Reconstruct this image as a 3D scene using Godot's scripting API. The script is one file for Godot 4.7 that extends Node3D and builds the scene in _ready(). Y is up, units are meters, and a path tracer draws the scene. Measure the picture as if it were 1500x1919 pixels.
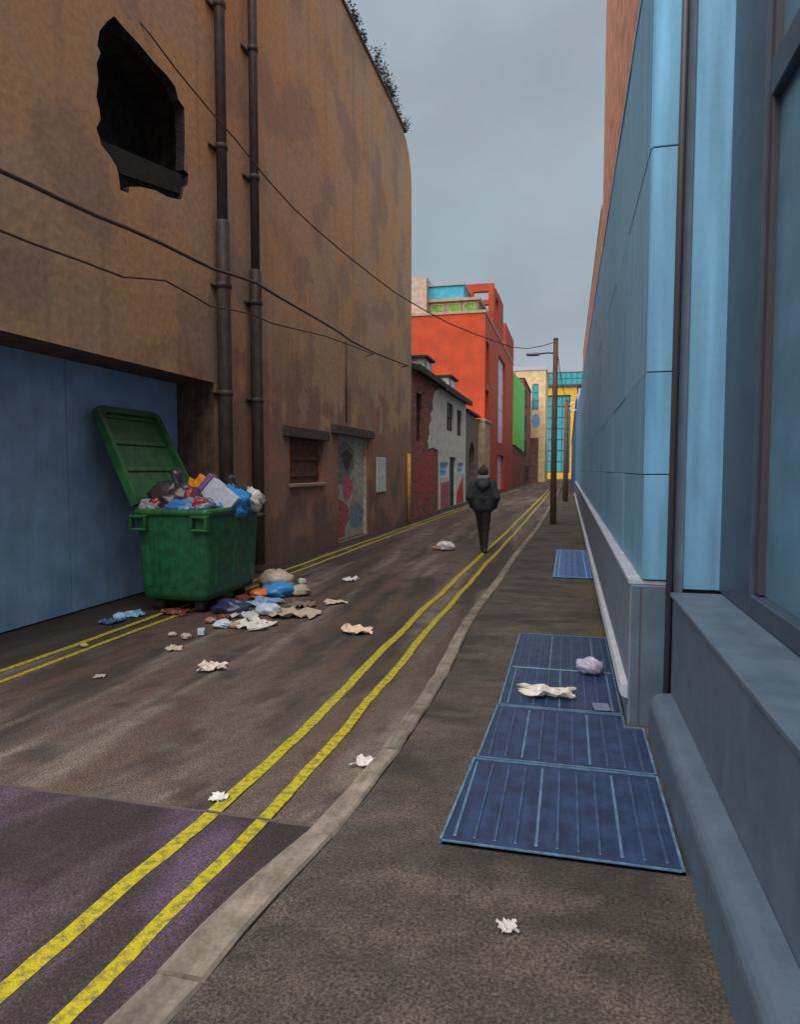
extends Node3D
# A narrow back lane under an overcast sky. Street direction is -Z, the camera stands on the right-hand pavement.
const F := 1280.0
const EYE := Vector3(0, 1.65, 0)
const LX := -4.9          # street face of the houses on the far side
var B: Basis
var uu := Vector3(0, 0, -1)
var uw := Vector3(0, -1, 0)
var uo := Vector2.ZERO
var names := {}
var M := {}
var T := {}
var rng := RandomNumberGenerator.new()

# ---------- a photo pixel gives a direction; its distance comes from the surface it touches
func ray(px: float, py: float) -> Vector3: return B * Vector3((px - 750.0) / F, (959.5 - py) / F, -1.0)
func gnd(px: float, py: float, y := 0.0) -> Vector3:
	var d := ray(px, py); return EYE + d * ((y - EYE.y) / d.y)
func onx(px: float, py: float, x: float) -> Vector3:
	var d := ray(px, py); return EYE + d * (x / d.x)

# ---------- naming
func numbered(n: String) -> String:
	if not names.has(n):
		names[n] = 0
		return n
	names[n] += 1
	return "%s_%03d" % [n, names[n]]
func tag(o: Node, label: String, category: String, group := "") -> Node:
	o.set_meta("label", label); o.set_meta("category", category)
	if group != "": o.set_meta("group", group)
	return o
func thing(called: String, at: Vector3, label: String, category: String, group := "") -> Node3D:
	var o := Node3D.new(); o.name = numbered(called); o.position = at; add_child(o)
	tag(o, label, category, group)
	return o
func newst(smooth := false) -> SurfaceTool:
	var st := SurfaceTool.new(); st.begin(Mesh.PRIMITIVE_TRIANGLES)
	st.set_smooth_group(0 if smooth else -1)
	return st
func commit(st: SurfaceTool) -> ArrayMesh:
	st.generate_normals(); st.index()
	return st.commit()
func put(mesh: Mesh, called: String, m: Material, parent: Node = null, local := false) -> MeshInstance3D:
	var o := MeshInstance3D.new(); o.mesh = mesh; o.material_override = m
	o.cast_shadow = GeometryInstance3D.SHADOW_CASTING_SETTING_ON
	if parent == null:
		o.name = numbered(called); add_child(o)
	else:
		o.name = called; parent.add_child(o, true)
		if not local and not (parent is MeshInstance3D): o.position = -(parent as Node3D).position
	return o
func obj(st: SurfaceTool, called: String, m: Material, parent: Node = null, local := false) -> MeshInstance3D:
	return put(commit(st), called, m, parent, local)
func structure(o: Node, label := "") -> Node:
	o.set_meta("kind", "structure")
	if label != "": o.set_meta("label", label)
	return o

# ---------- shapes (corners run anticlockwise as seen from outside)
func vx(st: SurfaceTool, p: Vector3) -> void:
	st.set_uv(Vector2(p.dot(uu), p.dot(uw)) + uo); st.add_vertex(p)
func tri(st, a, b, c) -> void:
	vx(st, a); vx(st, c); vx(st, b)
func quad(st, a, b, c, d) -> void:
	tri(st, a, b, c); tri(st, a, c, d)
func box(st: SurfaceTool, lo: Vector3, hi: Vector3) -> void:
	bar(st, Transform3D(Basis.from_scale((hi - lo)), lo))
func bar(st: SurfaceTool, t: Transform3D) -> void:       # the unit cube under a transform
	var p := []
	for i in 8: p.append(t * Vector3(i & 1, (i >> 1) & 1, (i >> 2) & 1))
	quad(st, p[4], p[5], p[7], p[6]); quad(st, p[1], p[0], p[2], p[3])
	quad(st, p[5], p[1], p[3], p[7]); quad(st, p[0], p[4], p[6], p[2])
	quad(st, p[6], p[7], p[3], p[2]); quad(st, p[0], p[1], p[5], p[4])
func cbox(st: SurfaceTool, lo: Vector3, hi: Vector3, c: float) -> void:   # a box with chamfered edges
	var s := hi - lo
	var q: float = min(c, min(s.x, min(s.y, s.z)) * 0.45)
	cbar(st, Transform3D(Basis.IDENTITY, lo), s, q)
func cbar(st: SurfaceTool, t: Transform3D, s: Vector3, q: float) -> void:
	var g := func(i: int, ax: int) -> Vector3:
		var v := Vector3.ZERO
		for k in 3:
			var up := ((i >> k) & 1) == 1
			var e: float = 0.0 if k == ax else q
			v[k] = s[k] - e if up else e
		return t * v
	# faces
	var fo := [[4, 5, 7, 6, 2], [1, 0, 2, 3, 2], [5, 1, 3, 7, 0], [0, 4, 6, 2, 0], [6, 7, 3, 2, 1], [0, 1, 5, 4, 1]]
	for f in fo: quad(st, g.call(f[0], f[4]), g.call(f[1], f[4]), g.call(f[2], f[4]), g.call(f[3], f[4]))
	# edges: between faces of axis a and b
	var ed := [[0, 1, 1, 2], [2, 3, 1, 2], [4, 5, 1, 2], [6, 7, 1, 2], [0, 2, 0, 2], [1, 3, 0, 2], [4, 6, 0, 2], [5, 7, 0, 2], [0, 4, 0, 1], [1, 5, 0, 1], [2, 6, 0, 1], [3, 7, 0, 1]]
	var mid := t * (s * 0.5)
	for e in ed:
		var a: Vector3 = g.call(e[0], e[2]); var b: Vector3 = g.call(e[1], e[2])
		var c: Vector3 = g.call(e[1], e[3]); var d: Vector3 = g.call(e[0], e[3])
		if (b - a).cross(c - a).dot(a - mid) > 0: quad(st, a, b, c, d)
		else: quad(st, d, c, b, a)
	for i in 8:
		var a: Vector3 = g.call(i, 0); var b: Vector3 = g.call(i, 1); var c: Vector3 = g.call(i, 2)
		if (b - a).cross(c - a).dot(a - mid) > 0: tri(st, a, b, c)
		else: tri(st, a, c, b)
func facade(st: SurfaceTool, o: Vector3, u: Vector3, v: Vector3, w: float, h: float, holes: Array, depth: float, step := 0.0) -> void:
	var us := [0.0, w]; var vs := [0.0, h]
	for r in holes:
		for q in [r.position.x, r.end.x]:
			if q > 0.0 and q < w and not us.has(q): us.append(q)
		for q in [r.position.y, r.end.y]:
			if q > 0.0 and q < h and not vs.has(q): vs.append(q)
	us.sort(); vs.sort()
	var n := u.cross(v)
	for i in us.size() - 1:
		for j in vs.size() - 1:
			var c := Vector2((us[i] + us[i + 1]) / 2, (vs[j] + vs[j + 1]) / 2)
			var cut := false
			for r in holes:
				if r.has_point(c): cut = true
			if cut: continue
			var a: Vector3 = o + u * us[i] + v * vs[j]; var b: Vector3 = o + u * us[i + 1] + v * vs[j]
			quad(st, a, b, b + v * (vs[j + 1] - vs[j]), a + v * (vs[j + 1] - vs[j]))
	if depth > 0.0:
		for r in holes:
			var a: Vector3 = o + u * r.position.x + v * r.position.y
			var b: Vector3 = a + u * r.size.x; var c: Vector3 = b + v * r.size.y; var d: Vector3 = a + v * r.size.y
			var k := -n * depth
			quad(st, a, a + k, b + k, b) ; quad(st, b, b + k, c + k, c); quad(st, c, c + k, d + k, d); quad(st, d, d + k, a + k, a)
func tube(st: SurfaceTool, pts: Array, r, sides := 8, caps := true) -> void:
	var rings := []
	var side := Vector3.ZERO
	for i in pts.size():
		var d: Vector3 = ((pts[min(i + 1, pts.size() - 1)] as Vector3) - (pts[max(i - 1, 0)] as Vector3)).normalized()
		if side == Vector3.ZERO: side = d.cross(Vector3.UP if abs(d.y) < 0.9 else Vector3.RIGHT).normalized()
		side = (side - d * side.dot(d)).normalized()
		var up := side.cross(d)
		var rr: float = r[i] if r is Array else r
		var ring := []
		for k in sides:
			var a := TAU * k / sides
			ring.append(pts[i] + side * cos(a) * rr + up * sin(a) * rr)
		rings.append(ring)
	loft(st, rings, caps)
func loft(st: SurfaceTool, rings: Array, caps := true) -> void:
	var n: int = rings[0].size()
	for i in rings.size() - 1:
		for k in n:
			var l := (k + 1) % n
			quad(st, rings[i][k], rings[i + 1][k], rings[i + 1][l], rings[i][l])
	if caps:
		for e in [0, rings.size() - 1]:
			var c := Vector3.ZERO
			for p in rings[e]: c += p
			c /= n
			for k in n:
				var l := (k + 1) % n
				if e == 0: tri(st, c, rings[e][k], rings[e][l])
				else: tri(st, c, rings[e][l], rings[e][k])
func prism(st: SurfaceTool, poly: PackedVector2Array, o: Vector3, u: Vector3, v: Vector3, thick: float) -> void:   # outline in (u, v), front at o, thick backwards
	var n := u.cross(v)
	var p := poly
	if Geometry2D.is_polygon_clockwise(p): p.reverse()
	var t := Geometry2D.triangulate_polygon(p)
	var at := func(q: Vector2) -> Vector3: return o + u * q.x + v * q.y
	for i in range(0, t.size(), 3):
		var a: Vector3 = at.call(p[t[i]]); var b: Vector3 = at.call(p[t[i + 1]]); var c: Vector3 = at.call(p[t[i + 2]])
		if (b - a).cross(c - a).dot(n) < 0: var s := b; b = c; c = s
		tri(st, a, b, c)
		if thick > 0: tri(st, a - n * thick, c - n * thick, b - n * thick)
	if thick > 0:
		for i in p.size():
			var a: Vector3 = at.call(p[i]); var b: Vector3 = at.call(p[(i + 1) % p.size()])
			quad(st, b, a, a - n * thick, b - n * thick)
func rrect(cx: float, cz: float, hx: float, hz: float, r: float, y: float, n := 4) -> Array:
	var out := []
	for c in 4:
		var sx: float = [1, -1, -1, 1][c]; var sz: float = [1, 1, -1, -1][c]
		for i in n + 1:
			var a: float = PI / 2 * (c + float(i) / n)
			out.append(Vector3(cx + sx * (hx - r) + cos(a) * r, y, cz + sz * (hz - r) + sin(a) * r))
	return out

# ---------- colours and textures
func s2l(v: float) -> float: return v / 12.92 if v <= 0.04045 else pow((v + 0.055) / 1.055, 2.4)
func l2s(v: float) -> float: return v * 12.92 if v <= 0.0031308 else 1.055 * pow(v, 1 / 2.4) - 0.055
func lin(r: float, g: float, b: float, k := 1.0) -> Color:      # linear base colour of paint that looks r g b under a light of strength k
	return Color(min(s2l(r / 255) / k, 0.86), min(s2l(g / 255) / k, 0.86), min(s2l(b / 255) / k, 0.86))
func srgb(c: Color) -> Color: return Color(l2s(c.r), l2s(c.g), l2s(c.b))
func noise(sd: int, freq: float, oct := 4, type := FastNoiseLite.TYPE_SIMPLEX_SMOOTH) -> FastNoiseLite:
	var n := FastNoiseLite.new(); n.seed = sd; n.frequency = freq; n.fractal_octaves = oct; n.noise_type = type
	return n
func nbytes(sd: int, freq: float, oct: int, w: int, h: int) -> PackedByteArray:
	var im := noise(sd, freq, oct).get_seamless_image(w, h)
	im.convert(Image.FORMAT_L8)
	return im.get_data()
func stretched(sd: int, freq: float, oct: int, w: int, h: int, sx: int, sy: int) -> PackedByteArray:   # seamless noise drawn out by whole factors
	var im := noise(sd, freq, oct).get_seamless_image(w / sx, h / sy)
	im.convert(Image.FORMAT_L8); im.resize(w, h, Image.INTERPOLATE_CUBIC)
	return im.get_data()
func grey(data: PackedByteArray, w: int, h: int) -> ImageTexture:
	var im := Image.create_from_data(w, h, false, Image.FORMAT_L8, data); im.generate_mipmaps()
	return ImageTexture.create_from_image(im)
func mottle(sd: int, lo: float, coarse: float, fine: float, streak: float, w := 512) -> ImageTexture:   # a tiling grey that multiplies a colour
	var a := nbytes(sd, 0.012, 4, w, w); var b := nbytes(sd + 1, 0.12, 3, w, w); var c := stretched(sd + 2, 0.05, 3, w, w, 1, 16)
	var out := PackedByteArray(); out.resize(w * w)
	for i in w * w:
		var v := 0.5 + coarse * (a[i] / 255.0 - 0.5) + fine * (b[i] / 255.0 - 0.5) + streak * (c[i] / 255.0 - 0.5)
		out[i] = int(255.0 * clamp(lo + (1.0 - lo) * v, 0.0, 1.0))
	return grey(out, w, w)
func mat(c: Color, rough := 0.8, tex: Texture2D = null, scale := 0.5, bump: Texture2D = null, cm := 0.0, metal := 0.0) -> StandardMaterial3D:
	var m := StandardMaterial3D.new()
	m.albedo_color = srgb(c); m.roughness = rough; m.metallic = metal
	if tex: m.albedo_texture = tex
	if bump:
		m.heightmap_enabled = true; m.heightmap_texture = bump; m.heightmap_scale = cm
	if tex or bump:
		m.uv1_triplanar = true; m.uv1_world_triplanar = true; m.uv1_scale = Vector3(scale, scale, scale)
	return m

# ---------- windows
func window_at(parent: Node3D, o: Vector3, u: Vector3, v: Vector3, r: Rect2, depth: float, fm: Material, gm: Material, cols: int, rows: int, fw := 0.06, called := "window") -> MeshInstance3D:
	var n := u.cross(v)
	var a: Vector3 = o + u * r.position.x + v * r.position.y - n * depth
	var st := newst()
	var t := 0.05
	var piece := func(x0: float, y0: float, x1: float, y1: float) -> void:
		bar(st, Transform3D(Basis(u * (x1 - x0), v * (y1 - y0), n * t), a + u * x0 + v * y0))
	var w: float = r.size.x; var h: float = r.size.y
	piece.call(0.0, 0.0, w, fw); piece.call(0.0, h - fw, w, h); piece.call(0.0, fw, fw, h - fw); piece.call(w - fw, fw, w, h - fw)
	for i in range(1, cols): piece.call(w * i / cols - fw * 0.35, fw, w * i / cols + fw * 0.35, h - fw)
	for j in range(1, rows):
		for i in cols:
			piece.call(w * i / cols + (fw if i == 0 else fw * 0.35), h * j / rows - fw * 0.4, w * (i + 1) / cols - (fw if i == cols - 1 else fw * 0.35), h * j / rows + fw * 0.4)
	var win := obj(st, called, fm, parent)
	for i in cols:
		for j in rows:
			var g := newst()
			bar(g, Transform3D(Basis(u * (w / cols - 0.01), v * (h / rows - 0.01), n * 0.012), a + u * (w * i / cols + 0.005) + v * (h * j / rows + 0.005) + n * 0.012))
			obj(g, "pane", gm, win)
	return win
func slab(parent: Node, called: String, m: Material, lo: Vector3, hi: Vector3, c := 0.0) -> MeshInstance3D:
	var st := newst()
	if c > 0: cbox(st, lo, hi, c)
	else: box(st, lo, hi)
	return obj(st, called, m, parent)

# ---------- soft shapes: tapered capsules joined with a smooth minimum and meshed as surface nets
func sdf_mesh(bones: Array, cell: float, k: float) -> ArrayMesh:
	var lo := Vector3(1e9, 1e9, 1e9); var hi := -lo
	for b in bones:
		for e in [[b[0], b[2]], [b[1], b[3]]]:
			lo = lo.min(e[0] - Vector3.ONE * (e[1] + 3 * cell + k)); hi = hi.max(e[0] + Vector3.ONE * (e[1] + 3 * cell + k))
	var nx := int((hi.x - lo.x) / cell) + 2; var ny := int((hi.y - lo.y) / cell) + 2; var nz := int((hi.z - lo.z) / cell) + 2
	var f := PackedFloat32Array(); f.resize(nx * ny * nz); f.fill(1.0)
	for b in bones:
		var a: Vector3 = b[0]; var ba: Vector3 = b[1] - a; var ra: float = b[2]; var rb: float = b[3]
		var inv: float = 1.0 / max(ba.length_squared(), 1e-9)
		var m := k + 2.5 * cell
		var l: Vector3 = ((b[0] as Vector3) - Vector3.ONE * (ra + m)).min((b[1] as Vector3) - Vector3.ONE * (rb + m)) - lo
		var h: Vector3 = ((b[0] as Vector3) + Vector3.ONE * (ra + m)).max((b[1] as Vector3) + Vector3.ONE * (rb + m)) - lo
		for z in range(max(0, int(l.z / cell)), min(nz, int(h.z / cell) + 2)):
			for y in range(max(0, int(l.y / cell)), min(ny, int(h.y / cell) + 2)):
				var base := (z * ny + y) * nx
				for x in range(max(0, int(l.x / cell)), min(nx, int(h.x / cell) + 2)):
					var p := lo + Vector3(x, y, z) * cell - a
					var t: float = clamp(p.dot(ba) * inv, 0.0, 1.0)
					var d := (p - ba * t).length() - (ra + (rb - ra) * t)
					var o := f[base + x]
					var q: float = max(k - abs(o - d), 0.0) / k
					f[base + x] = min(o, d) - q * q * k * 0.25
	var vid := {}; var vs := PackedVector3Array(); var idx := PackedInt32Array()
	for z in nz - 1:
		for y in ny - 1:
			for x in nx - 1:
				var b0 := (z * ny + y) * nx + x
				var s0 := f[b0] < 0.0
				var mixed := false
				for c in [1, nx, nx + 1, nx * ny, nx * ny + 1, nx * ny + nx, nx * ny + nx + 1]:
					if (f[b0 + c] < 0.0) != s0:
						mixed = true; break
				if not mixed: continue
				var sum := Vector3.ZERO; var cnt := 0
				for e in [[0, 1, 0], [2, 3, 0], [4, 5, 0], [6, 7, 0], [0, 2, 1], [1, 3, 1], [4, 6, 1], [5, 7, 1], [0, 4, 2], [1, 5, 2], [2, 6, 2], [3, 7, 2]]:
					var i: int = e[0]; var j: int = e[1]
					var pi := Vector3(i & 1, (i >> 1) & 1, (i >> 2) & 1); var pj := Vector3(j & 1, (j >> 1) & 1, (j >> 2) & 1)
					var fi := f[b0 + (i & 1) + ((i >> 1) & 1) * nx + ((i >> 2) & 1) * nx * ny]; var fj := f[b0 + (j & 1) + ((j >> 1) & 1) * nx + ((j >> 2) & 1) * nx * ny]
					if (fi < 0.0) == (fj < 0.0): continue
					sum += pi.lerp(pj, fi / (fi - fj)); cnt += 1
				vid[b0] = vs.size(); vs.append(lo + (Vector3(x, y, z) + sum / cnt) * cell)
	for b0 in vid:
		for ax in 3:
			var st: int = [1, nx, nx * ny][ax]; var s1: int = [nx, nx * ny, 1][ax]; var s2: int = [nx * ny, 1, nx][ax]
			if (f[b0] < 0.0) == (f[b0 + st] < 0.0): continue
			if not (vid.has(b0 - s1) and vid.has(b0 - s2) and vid.has(b0 - s1 - s2)): continue
			var q := [vid[b0], vid[b0 - s1], vid[b0 - s1 - s2], vid[b0 - s2]]
			if f[b0] < 0.0: idx.append_array([q[0], q[2], q[1], q[0], q[3], q[2]])
			else: idx.append_array([q[0], q[1], q[2], q[0], q[2], q[3]])
	var ns := PackedVector3Array(); ns.resize(vs.size())
	for i in range(0, idx.size(), 3):
		var n := (vs[idx[i + 2]] - vs[idx[i]]).cross(vs[idx[i + 1]] - vs[idx[i]])
		for j in 3: ns[idx[i + j]] += n
	for i in ns.size(): ns[i] = ns[i].normalized()
	var arr := []; arr.resize(Mesh.ARRAY_MAX)
	arr[Mesh.ARRAY_VERTEX] = vs; arr[Mesh.ARRAY_NORMAL] = ns; arr[Mesh.ARRAY_INDEX] = idx
	var me := ArrayMesh.new(); me.add_surface_from_arrays(Mesh.PRIMITIVE_TRIANGLES, arr)
	return me

# ---------- litter shapes, base at y = 0
func sheet(w: float, l: float, sd: int, lift: float, rough := 0.3) -> ArrayMesh:     # a torn, creased sheet of paper or film
	var n := 9
	var nz := noise(sd, 1.0, 2); var r := RandomNumberGenerator.new(); r.seed = sd
	var p := []
	for j in n:
		for i in n:
			var a := float(i) / (n - 1) - 0.5; var b := float(j) / (n - 1) - 0.5
			var x := a * w * (1.0 + 0.5 * nz.get_noise_2d(b * 3.1, 7.0)) + 0.12 * w * nz.get_noise_2d(b * 5.0, 31.0)
			var z := b * l * (1.0 + 0.5 * nz.get_noise_2d(a * 3.1, 17.0)) + 0.14 * l * nz.get_noise_2d(a * 6.0, 51.0)
			var edge: float = max(abs(a), abs(b)) * 2.0
			var y: float = lift * (abs(nz.get_noise_2d(a * 2.2 + 3, b * 2.2)) * 1.6 + 0.5 * pow(edge, 4.0) * max(0.0, nz.get_noise_2d(a * 1.5, b * 1.5 + 9) + 0.3)) + lift * rough * r.randf()
			p.append(Vector3(x, y, z))
	var low := 1e9
	for q in p: low = min(low, q.y)
	for i in p.size(): p[i].y += 0.004 - low
	var st := newst()
	for j in n - 1:
		for i in n - 1:
			var a: Vector3 = p[j * n + i]; var b: Vector3 = p[j * n + i + 1]; var c: Vector3 = p[(j + 1) * n + i + 1]; var d: Vector3 = p[(j + 1) * n + i]
			quad(st, d, c, b, a)
			var k := Vector3(0, -0.003, 0)
			quad(st, a + k, b + k, c + k, d + k)
	for i in n - 1:
		for e in [[p[i], p[i + 1]], [p[(n - 1) * n + i + 1], p[(n - 1) * n + i]], [p[(i + 1) * n], p[i * n]], [p[i * n + n - 1], p[(i + 1) * n + n - 1]]]:
			quad(st, e[0], e[1], e[1] + Vector3(0, -0.003, 0), e[0] + Vector3(0, -0.003, 0))
	return commit(st)
func lump(w: float, h: float, l: float, sd: int, crease := 0.22, tie := false, nu := 34, nv := 20) -> ArrayMesh:     # a crumpled ball of paper or a slumped bag
	var a := noise(sd, 0.9, 2); var c := noise(sd + 5, 1.7, 3)
	c.fractal_type = FastNoiseLite.FRACTAL_RIDGED
	var rows := []
	for j in nv + 1:
		var row := []
		var th := PI * j / nv
		for i in nu:
			var ph := TAU * i / nu
			var d := Vector3(sin(th) * cos(ph), cos(th), sin(th) * sin(ph))
			var s := 1.0 + 0.3 * a.get_noise_3dv(d) + crease * (c.get_noise_3dv(d) - 0.2)
			var q := d * s
			var y: float = q.y * 0.5 + 0.42
			y = max(y, 0.0 + 0.02 * a.get_noise_3dv(d * 4.0))
			if tie and j < 3: y += [0.34, 0.2, 0.06][j]
			var pin: float = 1.0 if not tie or j > 3 else [0.6, 1.5, 0.5, 0.8][j]
			row.append(Vector3(q.x * 0.5 * w * pin, y * h, q.z * 0.5 * l * pin))
		rows.append(row)
	var low := 1e9
	for row in rows:
		for q in row: low = min(low, q.y)
	for row in rows:
		for i in row.size(): row[i].y -= low
	var st := newst(true)
	rows.reverse()
	loft(st, rows, false)
	return commit(st)

func _ready() -> void:
	rng.seed = 71
	# ================= camera, sky, sun, exposure
	var pitch := atan(79.5 / F)
	var yaw := atan(316.0 / F * cos(pitch))
	B = Basis(Vector3.UP, yaw) * Basis(Vector3.RIGHT, -pitch)
	var cam := Camera3D.new(); cam.name = "camera"; cam.transform = Transform3D(B, EYE)
	cam.fov = rad_to_deg(2.0 * atan(959.5 / F)); cam.far = 900.0; cam.near = 0.05
	add_child(cam); cam.current = true
	var env := Environment.new()
	env.tonemap_mode = Environment.TONE_MAPPER_LINEAR
	env.tonemap_exposure = 3.1
	env.background_mode = Environment.BG_SKY
	env.sdfgi_enabled = true; env.ssao_enabled = true; env.ssil_enabled = true
	env.ambient_light_source = Environment.AMBIENT_SOURCE_SKY
	var pano := PanoramaSkyMaterial.new()
	pano.panorama = overcast(); pano.energy_multiplier = 1.0
	var sky := Sky.new(); sky.sky_material = pano
	env.sky = sky
	var we := WorldEnvironment.new(); we.name = "world_environment"; we.environment = env; add_child(we)
	var sun := DirectionalLight3D.new(); sun.name = "sun"
	sun.light_energy = 0.5; sun.light_angular_distance = 70.0; sun.light_color = Color(1.0, 0.97, 0.93); sun.shadow_enabled = true
	add_child(sun)
	sun.look_at_from_position(Vector3.ZERO, -Vector3(-0.2, 0.84, 0.50), Vector3.UP)

	materials()
	ground_and_road()
	rendered_building()
	terrace()
	orange_building()
	far_buildings()
	shop_building()
	brick_blocks()
	poles_and_cables()
	hatches()
	bin()
	bin_contents()
	street_litter()
	person()
	roof_plants()

func overcast() -> ImageTexture:
	var w := 1024; var h := 512
	var im := Image.create(w, h, false, Image.FORMAT_RGB8)
	var n := noise(5, 1.3, 5); var n2 := noise(9, 0.6, 3)
	var low := lin(190, 203, 211, 3.1); var high := lin(158, 176, 185, 3.1); var mauve := lin(163, 175, 187, 3.1)
	for y in h:
		var el := PI / 2 - PI * (y + 0.5) / h
		var t: float = smoothstep(0.10, 0.32, sin(max(el, 0.0)))
		for x in w:
			var az := TAU * x / w
			var d := Vector3(cos(az) * cos(el), sin(el) * 1.6, sin(az) * cos(el))
			var a := n.get_noise_3dv(d * 1.6); var b := n2.get_noise_3dv(d * 2.0)
			var c := low.lerp(high, t).lerp(mauve, clamp(0.4 + b, 0.0, 0.8)) * (1.0 + 0.24 * a)
			im.set_pixel(x, y, srgb(c))
	return ImageTexture.create_from_image(im)

func materials() -> void:
	T.grain = grey(nbytes(3, 0.11, 4, 512, 512), 512, 512)
	T.rough = grey(nbytes(4, 0.03, 5, 512, 512), 512, 512)
	T.wall = mottle(21, 0.66, 1.0, 0.4, 0.5)
	T.soft = mottle(31, 0.82, 0.9, 0.25, 0.3)
	T.streak = mottle(41, 0.84, 0.25, 0.2, 1.1)
	T.speck = speckle()
	T.brick = bricks()
	M.dark_iron = mat(lin(60, 50, 46, 0.45), 0.6, T.wall, 0.9, T.grain, 0.3)
	M.void = mat(Color(0.02, 0.016, 0.014), 0.95)
	M.soot = mat(Color(0.44, 0.35, 0.32), 0.95, T.wall, 0.6, T.rough, 1.0)
	M.roof = mat(Color(0.05, 0.042, 0.04), 0.85, T.wall, 0.7)
	M.timber = mat(lin(82, 60, 50, 0.42), 0.85, T.wall, 1.2, T.grain, 0.4)
	M.cable = mat(lin(58, 42, 36, 0.5), 0.6)
	M.white_render = mat(Color(0.86, 0.77, 0.68), 0.9, T.soft, 0.35)
	M.glass = mat(Color(0.03, 0.045, 0.06), 0.12)
	M.blue_glass = mat(lin(70, 112, 140, 0.5), 0.25)
	M.teal = mat(lin(60, 140, 150, 0.6), 0.2, T.soft, 0.2)
	M.teal_bar = mat(lin(30, 62, 74, 0.6), 0.5)
	M.orange = mat(lin(212, 76, 32, 1.06), 0.75, T.soft, 0.12)
	M.orange_red = mat(lin(190, 66, 34, 0.98), 0.75, T.soft, 0.12)
	M.dark_red = mat(lin(150, 42, 26, 0.6), 0.6)
	M.lavender = mat(lin(186, 172, 196, 0.6), 0.5, T.soft, 0.3)
	M.grey_trim = mat(lin(150, 130, 112, 0.6), 0.8, T.soft, 0.5)

func speckle() -> ImageTexture:
	var w := 512
	var a := nbytes(61, 0.22, 2, w, w); var b := nbytes(62, 0.035, 4, w, w)
	var r := RandomNumberGenerator.new(); r.seed = 4
	var out := PackedByteArray(); out.resize(w * w)
	for i in w * w:
		var v := 0.70 + 0.55 * (a[i] / 255.0 - 0.5) + 0.10 * (b[i] / 255.0 - 0.5) + 0.4 * (r.randf() - 0.5)
		if r.randf() < 0.03: v += 0.3
		out[i] = int(255 * clamp(v, 0.0, 1.0))
	return grey(out, w, w)
func bricks() -> ImageTexture:       # only for faces so far off that a brick is a pixel or two
	var w := 512
	var n := nbytes(71, 0.02, 4, w, w); var f := nbytes(72, 0.2, 2, w, w)
	var r := RandomNumberGenerator.new(); r.seed = 8
	var tone := []
	for i in 600: tone.append(r.randf_range(0.7, 1.0))
	var out := PackedByteArray(); out.resize(w * w)
	for y in w:
		var row := y / 18
		for x in w:
			var xx := x + (27 if row % 2 else 0)
			var v: float = tone[(row * 37 + (xx / 54) * 11) % 600]
			if y % 18 < 3 or xx % 54 < 3: v = 0.62
			v += 0.3 * (n[y * w + x] / 255.0 - 0.5) + 0.15 * (f[y * w + x] / 255.0 - 0.5)
			out[y * w + x] = int(255 * clamp(v, 0.0, 1.0))
	return grey(out, w, w)

# ================= ground, road, kerb, pavement
func kerb_x(d: float) -> float:      # street edge of the kerb, which wanders
	var k := [[-6.0, -1.5], [-3.0, -1.42], [1.2, -1.30], [1.98, -1.21], [2.87, -1.06], [4.6, -0.985], [6.9, -1.045], [9.4, -1.0], [12.3, -0.98], [16.0, -0.9], [20.0, -0.84], [30.0, -0.8], [140.0, -0.8], [300.0, -0.8]]
	for i in range(1, k.size() - 2):
		if d <= k[i + 1][0]:
			return cubic_interpolate_in_time(k[i][1], k[i + 1][1], k[i - 1][1], k[i + 2][1], (d - k[i][0]) / (k[i + 1][0] - k[i][0]), k[i + 1][0] - k[i][0], k[i - 1][0] - k[i][0], k[i + 2][0] - k[i][0])
	return -0.8
func kerb_w(d: float) -> float: return lerp(0.18, 0.115, smoothstep(1.6, 3.4, d))
func tinted_sheet(d0: float, d1: float, dd: float, dx: float, left: Callable, right: Callable, y: float, tint: Callable, bumpy: float) -> SurfaceTool:
	var st := newst(true)
	var nd := int(ceil((d1 - d0) / dd)); var nx := int(ceil((right.call(d0) - left.call(d0)) / dx))
	var un := noise(77, 0.7, 3)
	var prev := []
	for j in nd + 1:
		var d := d0 + (d1 - d0) * j / nd
		var row := []
		var xl: float = left.call(d); var xr: float = right.call(d)
		for i in nx + 1:
			var x := xl + (xr - xl) * i / nx
			row.append([Vector3(x, y + bumpy * un.get_noise_2d(x, d), -d), tint.call(x, d)])
		if j > 0:
			for i in nx:
				for q in [[prev[i], prev[i + 1], row[i + 1]], [prev[i], row[i + 1], row[i]]]:
					for e in [q[0], q[2], q[1]]:
						st.set_color(e[1]); vx(st, e[0])
		prev = row
	return st
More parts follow.
